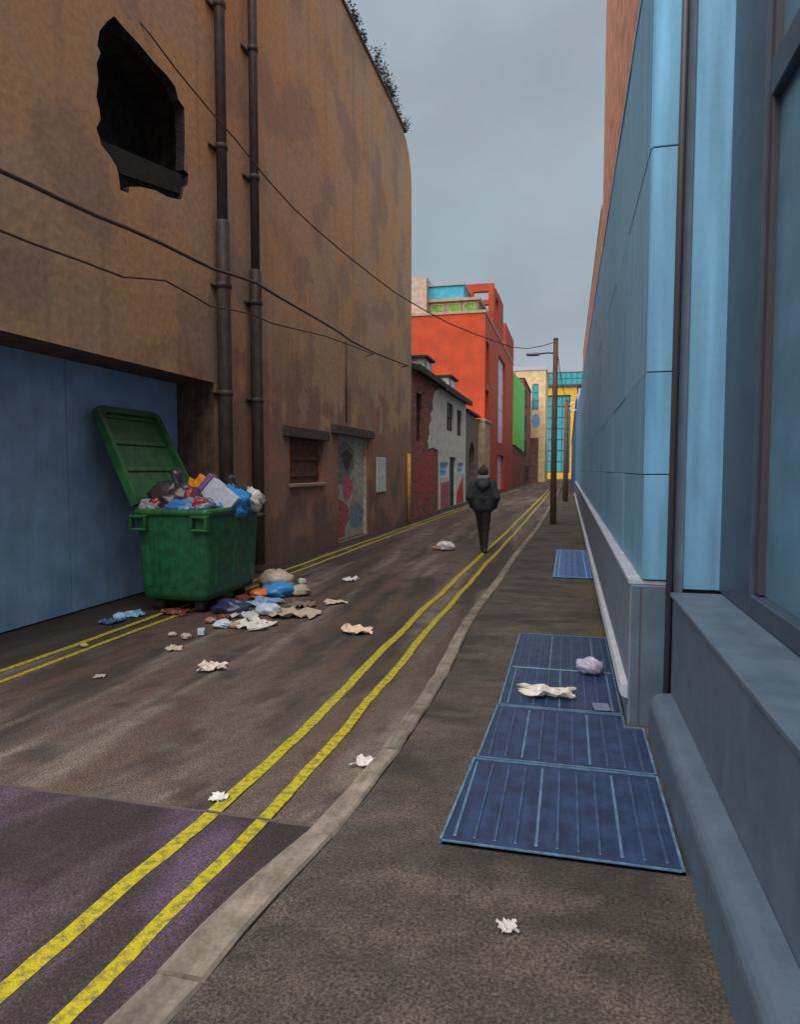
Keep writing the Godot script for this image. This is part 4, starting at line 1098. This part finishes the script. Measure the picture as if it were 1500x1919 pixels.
# ================= wheeled bin
func bin() -> void:
	var X0 := -4.86; var X1 := -3.90; var D0 := 6.86; var D1 := 8.22
	var cx := (X0 + X1) / 2; var cz := -(D0 + D1) / 2
	var t := thing("wheeled_bin", Vector3(cx, 0, cz), "large green wheeled bin with its lid thrown open, overflowing", "bin")
	var hx := (X1 - X0) / 2; var hz := (D1 - D0) / 2
	var gm := mat(lin(28, 80, 51, 0.50), 0.45, T.wall, 1.1, T.grain, 0.06)
	var gl := mat(lin(35, 84, 44, 0.50), 0.45, T.wall, 0.7, T.grain, 0.06)
	var s := newst(true)
	var R := [rrect(0, 0, hx - 0.12, hz - 0.12, 0.07, 0.14), rrect(0, 0, hx - 0.075, hz - 0.075, 0.08, 0.165), rrect(0, 0, hx - 0.055, hz - 0.055, 0.08, 0.24), rrect(0, 0, hx - 0.028, hz - 0.028, 0.075, 0.8), rrect(0, 0, hx - 0.016, hz - 0.016, 0.07, 1.12), rrect(0, 0, hx - 0.016, hz - 0.016, 0.07, 1.17), rrect(0, 0, hx - 0.05, hz - 0.05, 0.06, 1.17), rrect(0, 0, hx - 0.06, hz - 0.06, 0.06, 0.7)]
	for ring in R: ring.reverse()
	loft(s, R); obj(s, "body", gm, t, true)
	var rim := newst(true)
	var Q := [rrect(0, 0, hx - 0.04, hz - 0.04, 0.06, 1.12), rrect(0, 0, hx, hz, 0.075, 1.125), rrect(0, 0, hx + 0.006, hz + 0.006, 0.078, 1.155), rrect(0, 0, hx + 0.002, hz + 0.002, 0.075, 1.195), rrect(0, 0, hx - 0.015, hz - 0.015, 0.07, 1.205), rrect(0, 0, hx - 0.045, hz - 0.045, 0.06, 1.2), rrect(0, 0, hx - 0.05, hz - 0.05, 0.06, 1.12)]
	for ring in Q: ring.reverse()
	loft(rim, Q, false); obj(rim, "rim", gl, t, true)
	# stiffening ribs moulded into the sides
	for e in [-0.3, 0.0, 0.3]:
		var k := newst(); cbar(k, Transform3D(Basis(Vector3.RIGHT, Vector3(0, 1, 0.03).normalized(), Vector3.BACK), Vector3(e - 0.03, 0.3, hz - 0.062)), Vector3(0.06, 0.72, 0.02), 0.008)
		obj(k, "moulded_rib", gm, t, true)
	for e in [-0.42, 0.0, 0.42]:
		var k := newst(); cbar(k, Transform3D(Basis(Vector3.RIGHT, Vector3(0.03, 1, 0).normalized(), Vector3.BACK), Vector3(hx - 0.062, 0.3, e - 0.035)), Vector3(0.02, 0.72, 0.07), 0.008)
		obj(k, "moulded_rib", gm, t, true)
	# lifting brackets: square loops on the end that faces up the lane
	for e in [-hx + 0.05, hx - 0.14]:
		var k := newst()
		var z0 := hz - 0.02; var z1 := hz + 0.06
		var x0: float = e - 0.06; var x1: float = e + 0.15
		for q in [[x0, x1, 1.10, 1.135], [x0, x1, 0.955, 0.985], [x0, x0 + 0.03, 0.985, 1.10], [x1 - 0.03, x1, 0.985, 1.10]]: cbox(k, Vector3(q[0], q[2], z0), Vector3(q[1], q[3], z1), 0.008)
		obj(k, "lifting_bracket", gl, t, true)
	# wheels
	for e in [[-1, -1], [1, -1], [-1, 1], [1, 1]]:
		var c := Vector3(e[0] * (hx - 0.22), 0.08, e[1] * (hz - 0.22))
		var k := newst(); box(k, c + Vector3(-0.035, 0.0, -0.04), c + Vector3(0.035, 0.075, 0.04))
		var cs := obj(k, "castor", M.dark_iron, t, true)
		var w := newst(true); tube(w, [c + Vector3(-0.05, -0.0, 0), c + Vector3(0.05, 0, 0)], 0.078, 16)
		obj(w, "wheel", mat(Color(0.02, 0.02, 0.02), 0.8), cs)
	# lid: hinged along the wall side and leaning back against the boarding
	var hinge := Vector3(X0 + 0.01 - cx, 1.235, 0); var up := Vector3(-5.42 - X0, 1.14, 0); var len := up.length(); up /= len
	var nrm := Vector3(up.y, -up.x, 0)       # the inside of the lid, towards the lane
	var U := Vector3(0, 0, -1)               # U x up = nrm ... outline drawn in (U, up)
	var ol := func(inset: float) -> PackedVector2Array:
		var p := PackedVector2Array(); var w := hz - inset; var w2 := hz - 0.05 - inset
		p.append_array([Vector2(-w, inset), Vector2(w, inset), Vector2(w2, len - 0.12)])
		for i in 4: p.append(Vector2(w2 - 0.1 + 0.1 * cos(PI / 2 * i / 3.0), len - 0.1 - inset + 0.1 * sin(PI / 2 * i / 3.0)))
		for i in 4: p.append(Vector2(-w2 + 0.1 - 0.1 * sin(PI / 2 * i / 3.0), len - 0.1 - inset + 0.1 * cos(PI / 2 * i / 3.0)))
		p.append(Vector2(-w2, len - 0.12))
		return p
	var l1 := newst(); var face := hinge + nrm * 0.02
	var outer: PackedVector2Array = ol.call(0.0); var inner: PackedVector2Array = ol.call(0.075)
	var at := func(q: Vector2, off: float) -> Vector3: return face + U * q.x + up * q.y + nrm * off
	for i in outer.size():
		var j := (i + 1) % outer.size()
		quad(l1, at.call(outer[i], 0.05), at.call(outer[j], 0.05), at.call(inner[j], 0.05), at.call(inner[i], 0.05))
		quad(l1, at.call(inner[i], 0.05), at.call(inner[j], 0.05), at.call(inner[j], -0.02), at.call(inner[i], -0.02))
		quad(l1, at.call(outer[j], 0.05), at.call(outer[i], 0.05), at.call(outer[i], -0.03), at.call(outer[j], -0.03))
	prism(l1, inner, face - nrm * 0.02, U, up, 0.0)
	prism(l1, outer, face - nrm * 0.03, U, up, 0.015)
	var lid := obj(l1, "lid", gl, t, true)
	for q in [0.34, 0.62, 0.9]:
		var k := newst(); cbar(k, Transform3D(Basis(U, up, nrm), face + U * (-hz + 0.12) + up * (len * q) - nrm * 0.021), Vector3(2 * hz - 0.26, 0.07, 0.022), 0.008)
		obj(k, "stiffener", gl, lid)
	for e in [-0.4, 0.4]:
		var k := newst(); cbar(k, Transform3D(Basis(U, up, nrm), face + U * (e - 0.06) + up * (-0.05) - nrm * 0.02), Vector3(0.12, 0.1, 0.05), 0.01)
		obj(k, "hinge", gm, lid)

func litter(mesh: Mesh, called: String, at: Vector3, turn: float, m: Material, label: String, cat: String, group: String, tilt := Vector3.ZERO) -> MeshInstance3D:
	var o := MeshInstance3D.new(); o.mesh = mesh; o.material_override = m; o.name = numbered(called); add_child(o)
	o.position = at; o.rotation = Vector3(tilt.x, turn, tilt.z)
	tag(o, label, cat, group)
	return o
func plastic(r: float, g: float, b: float, rough := 0.35) -> StandardMaterial3D: return mat(lin(r, g, b, 0.78), rough, T.soft, 2.5)
func paper(r: float, g: float, b: float) -> StandardMaterial3D: return mat(lin(r, g, b, 0.86), 0.85, T.soft, 2.0)
func bin_contents() -> void:
	var G := "rubbish heaped in the green bin"
	var y := 1.02
	# px anchors: on planes inside the bin
	var at := func(px: float, py: float, d: float) -> Vector3:
		var r := ray(px, py); return EYE + r * (d / -r.z)
	litter(lump(0.62, 0.5, 0.6, 11, 0.3, true), "rubbish_bag", Vector3(-4.52, y, -7.25), 0.4, plastic(56, 48, 54, 0.3), "black rubbish bag wedged against the open bin lid", "bag", G)
	litter(lump(0.5, 0.55, 0.4, 12, 0.3), "carrier_bag", Vector3(-4.55, y, -7.85), 0.2, plastic(232, 128, 36), "orange carrier bag behind the black bag in the bin", "bag", G)
	litter(lump(0.55, 0.46, 0.5, 13, 0.3, true), "rubbish_bag", Vector3(-4.18, y - 0.02, -7.95), 1.2, plastic(52, 46, 48, 0.3), "small black bag at the back of the bin behind the box", "bag", G)
	var bx := thing("cardboard_box", Vector3(-4.3, 1.04, -7.42), "white box with a purple side sticking up from the bin", "box", G)
	var s := newst(); cbox(s, Vector3(-0.2, 0, -0.12), Vector3(0.2, 0.5, 0.08), 0.006); obj(s, "carton", paper(196, 200, 212), bx, true)
	var s2 := newst(); cbox(s2, Vector3(-0.27, -0.005, -0.13), Vector3(-0.202, 0.51, 0.09), 0.006); obj(s2, "purple_side", paper(128, 92, 138), bx, true)
	bx.rotation = Vector3(-0.1, 0.2, -0.68)
	litter(lump(0.42, 0.28, 0.42, 14, 0.3), "carrier_bag", Vector3(-4.14, y + 0.05, -7.1), 0.0, plastic(104, 134, 158), "grey blue carrier bag slumped below the white box", "bag", G)
	litter(lump(0.5, 0.4, 0.46, 15, 0.32), "carrier_bag", Vector3(-4.08, y + 0.04, -7.66), 0.7, plastic(52, 132, 200), "bright blue crumpled bag bulging over the bin rim", "bag", G)
	litter(lump(0.34, 0.32, 0.4, 16, 0.3), "carrier_bag", Vector3(-3.98, y + 0.09, -8.04), 0.3, plastic(196, 188, 186), "off-white bag hanging over the far rim corner", "bag", G)
	litter(lump(0.5, 0.16, 0.22, 17, 0.25), "carrier_bag", Vector3(-4.28, 1.15, -7.0), 0.05, plastic(58, 112, 184), "flat blue bag lying along the near rim of the bin", "bag", G)
	litter(lump(0.34, 0.17, 0.22, 18, 0.2), "carrier_bag", Vector3(-4.68, 1.14, -7.0), 0.2, plastic(140, 138, 146), "pale grey bag in the bin corner below the black bag", "bag", G)
	litter(lump(0.12, 0.16, 0.1, 19, 0.1), "food_carton", Vector3(-4.22, 1.28, -7.03), 0.3, plastic(150, 54, 54), "upright dark red carton below the white box", "carton", G)
	litter(lump(0.2, 0.14, 0.12, 20, 0.15), "food_carton", Vector3(-4.05, 1.2, -6.98), 0.5, plastic(156, 52, 56), "dark red packet on the near rim of the bin", "packet", G)
	# a drinks can on its side
	var can := thing("drinks_can", Vector3(-4.6, 1.3, -6.98), "red drinks can with a pale end tipped in the bin", "can", G)
	var c := newst(true); tube(c, [Vector3(-0.07, 0, 0), Vector3(-0.06, 0, 0), Vector3(0.06, 0, 0), Vector3(0.07, 0, 0)], [0.028, 0.035, 0.035, 0.028], 16); obj(c, "shell", plastic(176, 50, 40, 0.3), can, true)
	var c2 := newst(true); tube(c2, [Vector3(0.0705, 0, 0), Vector3(0.073, 0, 0)], [0.027, 0.025], 16); obj(c2, "can_end", mat(Color(0.7, 0.68, 0.66), 0.3), can, true)
	can.rotation = Vector3(0, 0.9, 0.5)

func street_litter() -> void:
	var G := "litter on the lane"
	var H := "heap of rubbish spilling beside the bin"
	# [px, py, width px, kind, colour, name, label, category, group, surface height, height ratio]
	var L := [
		[835, 1031, 34, "lump", [206, 200, 200], "paper_ball", "white crumpled bag lying by itself behind the walker", "bag", G, 0.0, 0.5],
		[815, 1029, 8, "lump", [196, 130, 90], "wrapper", "tiny orange scrap beside the white crumpled bag", "scrap", G, 0.0, 0.6],
		[658, 1088, 28, "sheet", [206, 202, 206], "paper_sheet", "small white curled paper close to the brown wall", "paper", G, 0.0, 0.3],
		[567, 1095, 14, "lump", [200, 196, 196], "paper_scrap", "tiny white scrap at the end of the wall's yellow line", "scrap", G, 0.0, 0.8],
		[628, 1131, 36, "sheet", [196, 178, 160], "paper_sheet", "cream pointed sheet of paper flat on the lane", "paper", G, 0.0, 0.25],
		[668, 1185, 56, "sheet", [214, 186, 166], "paper_sheet", "peach coloured sheet of paper in the middle of the lane", "paper", G, 0.0, 0.25],
		[398, 1254, 46, "sheet", [206, 192, 182], "paper_ball", "pinkish white crumpled paper alone on the lane", "paper", G, 0.0, 0.45],
		[187, 1269, 18, "sheet", [178, 164, 156], "paper_scrap", "small grey scrap out from the blue boarding", "scrap", G, 0.0, 0.25],
		[685, 1434, 40, "sheet", [206, 202, 200], "paper_ball", "white crumpled tissue beside the yellow lines near the kerb", "tissue", G, 0.0, 0.5],
		[410, 1498, 28, "sheet", [208, 204, 202], "paper_scrap", "small white scrap touching the yellow line near the seam", "scrap", G, 0.0, 0.4],
		[953, 1742, 34, "sheet", [190, 184, 182], "paper_ball", "small white crumpled scrap alone on the pavement", "scrap", "litter on the pavement", 0.1, 0.4],
		[1028, 1303, 92, "sheet", [204, 196, 188], "plastic_film", "long white torn sheet lying across the blue hatch", "paper", "litter on the pavement", 0.122, 0.3, 0.5],
		[1106, 1262, 46, "lump", [156, 150, 174], "carrier_bag", "lavender crumpled bag on the hatch by the plinth", "bag", "litter on the pavement", 0.122, 0.6],
		[323, 1192, 15, "lump", [190, 172, 156], "paper_scrap", "tiny cream scrap at the edge of the spill", "scrap", H, 0.0, 0.5],
		[349, 1198, 19, "lump", [170, 152, 138], "paper_ball", "small tan crumple beside the spilled rubbish", "paper", H, 0.0, 0.6],
		[326, 1218, 30, "sheet", [194, 176, 162], "paper_scrap", "cream torn scrap furthest out from the bin", "scrap", H, 0.0, 0.35],
		[418, 1177, 32, "lump", [186, 196, 212], "carrier_bag", "pale blue white crumpled bag at the edge of the heap", "bag", H, 0.0, 0.5],
		[441, 1178, 20, "lump", [168, 140, 122], "paper_scrap", "small tan scrap leaning on the pale blue bag", "scrap", H, 0.0, 0.6],
		[478, 1175, 66, "sheet", [204, 198, 192], "paper_sheet", "white jagged sheet at the front of the heap", "paper", H, 0.0, 0.3],
		[458, 1156, 50, "sheet", [180, 178, 178], "paper_sheet", "grey white torn sheet lying beside the navy bag", "paper", H, 0.0, 0.35],
		[502, 1152, 48, "lump", [176, 182, 196], "carrier_bag", "silvery blue crumpled bag in the middle of the heap", "bag", H, 0.0, 0.45],
		[552, 1154, 80, "sheet", [172, 154, 136], "cardboard_sheet", "tan flattened cardboard with a pointed end", "cardboard", H, 0.0, 0.25],
		[492, 1134, 62, "sheet", [116, 148, 184], "plastic_film", "flat light blue plastic film across the heap", "film", H, 0.0, 0.3],
		[522, 1118, 60, "lump", [60, 134, 196], "carrier_bag", "bright blue bag with a pale edge on the heap", "bag", H, 0.0, 0.45],
		[487, 1122, 34, "lump", [214, 112, 40], "carrier_bag", "orange bag squashed under the bin's far corner", "bag", H, 0.0, 0.55],
		[516, 1106, 66, "lump", [178, 164, 146], "rubbish_bag", "cream coloured rubbish bag slumped against the bin", "bag", H, 0.0, 0.6],
		[560, 1116, 40, "lump", [172, 158, 138], "paper_ball", "tan crumpled paper bag behind the blue bag", "paper bag", H, 0.0, 0.5],
		[568, 1136, 44, "sheet", [124, 108, 98], "paper_sheet", "dull brown torn paper at the far side of the heap", "paper", H, 0.0, 0.3],
		[436, 1150, 62, "lump", [50, 52, 84], "rubbish_bag", "navy rubbish bag spilled in front of the bin", "bag", H, 0.0, 0.45],
		[411, 1144, 30, "lump", [150, 58, 48], "food_carton", "flattened dark red carton below the bin body", "carton", H, 0.0, 0.35],
		[454, 1128, 30, "lump", [128, 52, 46], "food_carton", "dark red carton half under the bin", "carton", H, 0.0, 0.45],
		[396, 1168, 22, "lump", [160, 110, 104], "wrapper", "pinkish wrapper below the near corner of the bin", "wrapper", H, 0.0, 0.5],
		[420, 1163, 24, "lump", [120, 66, 48], "wrapper", "rusty brown wrapper between the pale bag and the bin", "wrapper", H, 0.0, 0.5],
		[330, 1150, 46, "sheet", [118, 58, 50], "wrapper", "dull red wrapper lying under the bin", "wrapper", H, 0.0, 0.3],
		[224, 1164, 22, "lump", [150, 188, 222], "carrier_bag", "pale blue scrap of bag by the foot of the boarding", "scrap", H, 0.0, 0.7],
		[205, 1168, 34, "sheet", [62, 84, 124], "plastic_film", "dark blue film by the foot of the boarding", "film", H, 0.0, 0.3],
		[250, 1154, 40, "sheet", [120, 160, 200], "plastic_film", "pale blue strip of film between boarding and bin", "film", H, 0.0, 0.25],
		[158, 1213, 14, "lump", [172, 152, 132], "paper_scrap", "tiny tan scrap on the wall-side yellow line", "scrap", H, 0.007, 0.5],
	]
	var k := 0
	for e in L:
		var p := gnd(e[0], e[1], e[9])
		var dist := (p - EYE).dot(B * Vector3(0, 0, -1))
		var w: float = e[2] * dist / F
		var m: Material = plastic(e[4][0], e[4][1], e[4][2]) if e[7] in ["bag", "film", "wrapper"] else paper(e[4][0], e[4][1], e[4][2])
		var mesh: Mesh
		if e[3] == "lump": mesh = lump(w, w * e[10], w * 0.8, 500 + k, 0.34, false, 22, 12)
		else: mesh = sheet(w, w * (e[11] if e.size() > 11 else 0.95), 600 + k, w * min(e[10], 0.36) * 0.5, 0.10)
		p.y += 0.004 if e[9] == 0.0 else 0.006
		litter(mesh, e[5], p, rng.randf_range(-0.5, 0.5) + 0.25, m, e[6], e[7], e[8])
		k += 1
	# small carton standing on the lane and a grey card on the hatch
	var c := thing("drinks_carton", gnd(377, 1190) + Vector3(0, 0.004, 0), "small pale blue drinks carton lying on the lane", "carton", H)
	var s := newst(); cbox(s, Vector3(-0.035, 0, -0.05), Vector3(0.035, 0.06, 0.05), 0.005); obj(s, "carton", paper(170, 190, 212), c, true)
	var s2 := newst(); cbox(s2, Vector3(-0.028, 0.008, 0.0505), Vector3(0.028, 0.052, 0.062), 0.003); obj(s2, "flap", paper(196, 204, 214), c, true)
	c.rotation.y = 0.5
	var g := thing("card_sheet", gnd(1128, 1326, 0.126), "grey square of card on the hatch by the plinth", "card", "litter on the pavement")
	var s3 := newst(); cbox(s3, Vector3(-0.05, 0, -0.07), Vector3(0.05, 0.006, 0.06), 0.002); obj(s3, "card", paper(98, 110, 132), g, true)
	g.rotation.y = 0.1

# ================= the walker
func person() -> void:
	var at := gnd(905, 1036)
	var t := thing("person", at, "person in dark hooded jacket, black trousers and pointed hat walking away", "person")
	t.rotation.y = 0.10
	var skin := mat(lin(170, 130, 110, 0.4), 0.6)
	var jm := mat(lin(42, 47, 55, 0.85), 0.8, T.wall, 2.0, T.rough, 0.8)
	var hm := mat(lin(42, 52, 58, 0.85), 0.85, T.wall, 2.0, T.rough, 0.8)
	var tm := mat(lin(40, 33, 32, 0.9), 0.9, T.wall, 2.0, T.rough, 0.6)
	var v := func(x: float, y: float, z: float) -> Vector3: return Vector3(x, y, z)
	# joints: right foot planted, left leg swinging through in front
	var hipR := Vector3(0.075, 0.90, 0.0); var hipL := Vector3(-0.075, 0.90, 0.0)
	var kneR := Vector3(0.06, 0.48, 0.02); var ankR := Vector3(0.045, 0.09, 0.10)
	var kneL := Vector3(-0.035, 0.49, -0.13); var ankL := Vector3(-0.005, 0.11, -0.16)
	var shR := Vector3(0.185, 1.37, 0.0); var shL := Vector3(-0.185, 1.37, 0.0)
	var elR := Vector3(0.265, 1.10, 0.07); var elL := Vector3(-0.255, 1.11, 0.07)
	var wrR := Vector3(0.215, 0.93, -0.07); var wrL := Vector3(-0.205, 0.94, -0.07)
	var head := Vector3(0.0, 1.575, -0.02)
	put(sdf_mesh([[head, head + Vector3(0, -0.05, -0.02), 0.088, 0.072], [Vector3(0, 1.36, 0.0), head, 0.055, 0.052], [Vector3(0, 0.95, 0), Vector3(0, 1.3, 0.0), 0.11, 0.12],
		[Vector3(0, 1.35, 0), shR, 0.06, 0.06], [Vector3(0, 1.35, 0), shL, 0.06, 0.06], [shR, elR, 0.05, 0.042], [shL, elL, 0.05, 0.042], [elR, wrR, 0.04, 0.03], [elL, wrL, 0.04, 0.03],
		[wrR, wrR + Vector3(-0.03, -0.08, -0.02), 0.03, 0.03], [wrL, wrL + Vector3(0.03, -0.08, -0.02), 0.03, 0.03],
		[hipR, kneR, 0.075, 0.05], [hipL, kneL, 0.075, 0.05], [kneR, ankR, 0.05, 0.035], [kneL, ankL, 0.05, 0.035],
		[head + Vector3(0, -0.005, -0.095), head + Vector3(0, -0.03, -0.11), 0.012, 0.016], [head + Vector3(0.085, -0.01, 0), head + Vector3(0.088, -0.03, 0.0), 0.014, 0.01], [head + Vector3(-0.085, -0.01, 0), head + Vector3(-0.088, -0.03, 0.0), 0.014, 0.01]], 0.014, 0.03), "body", skin, t, true)
	# jacket with sleeves ending in the pockets
	put(sdf_mesh([[Vector3(-0.10, 1.33, 0.0), Vector3(-0.095, 0.96, 0.0), 0.115, 0.125], [Vector3(0.10, 1.33, 0.0), Vector3(0.095, 0.96, 0.0), 0.115, 0.125], [Vector3(-0.085, 0.96, 0), Vector3(-0.08, 0.90, 0), 0.125, 0.128], [Vector3(0.085, 0.96, 0), Vector3(0.08, 0.90, 0), 0.125, 0.128],
		[Vector3(0, 1.42, 0.01), Vector3(0, 1.1, 0.02), 0.08, 0.13],
		[shR, elR, 0.078, 0.07], [shL, elL, 0.078, 0.07], [elR, wrR, 0.07, 0.062], [elL, wrL, 0.07, 0.062], [wrR, wrR + Vector3(-0.06, -0.05, -0.02), 0.06, 0.05], [wrL, wrL + Vector3(0.06, -0.05, -0.02), 0.06, 0.05]], 0.014, 0.035), "jacket", jm, t, true)
	put(sdf_mesh([[Vector3(-0.09, 1.40, 0.10), Vector3(0.09, 1.40, 0.10), 0.05, 0.05], [Vector3(-0.06, 1.34, 0.135), Vector3(0.06, 1.34, 0.135), 0.055, 0.055], [Vector3(0, 1.26, 0.14), Vector3(0, 1.30, 0.14), 0.045, 0.06], [Vector3(-0.12, 1.42, 0.03), Vector3(-0.09, 1.41, 0.10), 0.035, 0.045], [Vector3(0.12, 1.42, 0.03), Vector3(0.09, 1.41, 0.10), 0.035, 0.045]], 0.012, 0.05), "hood", hm, t, true)
	put(sdf_mesh([[hipR, kneR, 0.098, 0.068], [hipL, kneL, 0.098, 0.068], [kneR, ankR + Vector3(0, 0.02, 0), 0.068, 0.056], [kneL, ankL + Vector3(0, 0.02, 0), 0.068, 0.056], [Vector3(-0.04, 0.92, 0), Vector3(0.04, 0.92, 0), 0.1, 0.1]], 0.014, 0.03), "trousers", tm, t, true)
	for e in [[ankR, -0.01], [ankL, 0.01]]:
		var a: Vector3 = e[0]
		put(sdf_mesh([[a + Vector3(0, -0.042, 0.03), a + Vector3(0, -0.046, -0.11), 0.045, 0.04], [a + Vector3(0, -0.01, 0.01), a + Vector3(0, -0.04, -0.06), 0.05, 0.04]], 0.011, 0.02), "shoe", mat(Color(0.02, 0.018, 0.018), 0.6), t, true)
	put(sdf_mesh([[head + Vector3(0, 0.035, 0.005), head + Vector3(0, 0.04, -0.01), 0.103, 0.1], [head + Vector3(0, 0.06, 0), head + Vector3(0.005, 0.165, 0.015), 0.085, 0.022]], 0.011, 0.03), "hat", mat(lin(46, 36, 34, 0.4), 0.95, T.wall, 3.0, T.rough, 1.0), t, true)
	put(sdf_mesh([[Vector3(-0.06, 1.485, 0.055), Vector3(0.06, 1.485, 0.055), 0.052, 0.052], [Vector3(-0.085, 1.48, -0.03), Vector3(-0.06, 1.485, 0.055), 0.045, 0.05], [Vector3(0.085, 1.48, -0.03), Vector3(0.06, 1.485, 0.055), 0.045, 0.05], [Vector3(-0.085, 1.48, -0.03), Vector3(0.085, 1.48, -0.03), 0.05, 0.05]], 0.011, 0.03), "scarf", mat(lin(108, 107, 106, 0.6), 0.95, T.wall, 3.0, T.rough, 1.0), t, true)

# ================= weeds rooted in the parapet
func roof_plants() -> void:
	var lm := mat(Color(0.035, 0.055, 0.03), 0.8); lm.backlight_enabled = true; lm.backlight = Color(0.05, 0.08, 0.03)
	var sm := mat(Color(0.05, 0.04, 0.03), 0.9)
	var k := 0
	for e in [[15.4, 0.5, 0.2, "low mossy weed on the parapet beside the taller tufts"], [16.2, 0.45, 0.2, "thin mossy weed along the parapet edge"], [17.6, 0.75, 0.55, "largest bushy green weed rooted in the parapet"], [18.4, 0.8, 0.5, "spreading green weed next to the largest tuft"], [18.95, 0.5, 0.4, "small leafy weed between two larger parapet weeds"], [19.6, 0.6, 0.3, "low green weed near the worn parapet corner"], [20.3, 0.6, 0.32, "green weed trailing at the worn parapet corner"]]:
		var t := thing("parapet_weed", Vector3(LX - 0.05, 11.79 - max(0.0, (e[0] - 20.1)) * 0.3, -e[0]), e[3], "plant", "weeds on the parapet")
		var r := RandomNumberGenerator.new(); r.seed = 900 + k; k += 1
		var st := newst(); var ss := newst()
		for j in 9:
			var a := r.randf() * TAU
			var tip := Vector3(cos(a) * e[1] * 0.25, e[2] * r.randf_range(0.4, 0.9), sin(a) * e[1] * 0.6)
			tube(ss, [Vector3(tip.x * 0.2, -0.02, tip.z * 0.4), tip * 0.5 + Vector3(0, 0.03, 0), tip], [0.008, 0.006, 0.003], 5)
			for n in 34:
				var f := r.randf()
				var c := tip * (0.25 + 0.8 * f) + Vector3(r.randfn(0, 0.06), r.randfn(0, 0.05), r.randfn(0, 0.09))
				var d := Vector3(r.randfn(), r.randfn() * 0.6 + 0.3, r.randfn()).normalized(); var w := d.cross(Vector3(r.randfn(), r.randfn(), r.randfn()).normalized()).normalized()
				var l := r.randf_range(0.04, 0.09)
				quad(st, c, c + d * l * 0.5 + w * l * 0.28, c + d * l, c + d * l * 0.5 - w * l * 0.28)
		obj(st, "foliage", lm, t, true); obj(ss, "stem", sm, t, true)
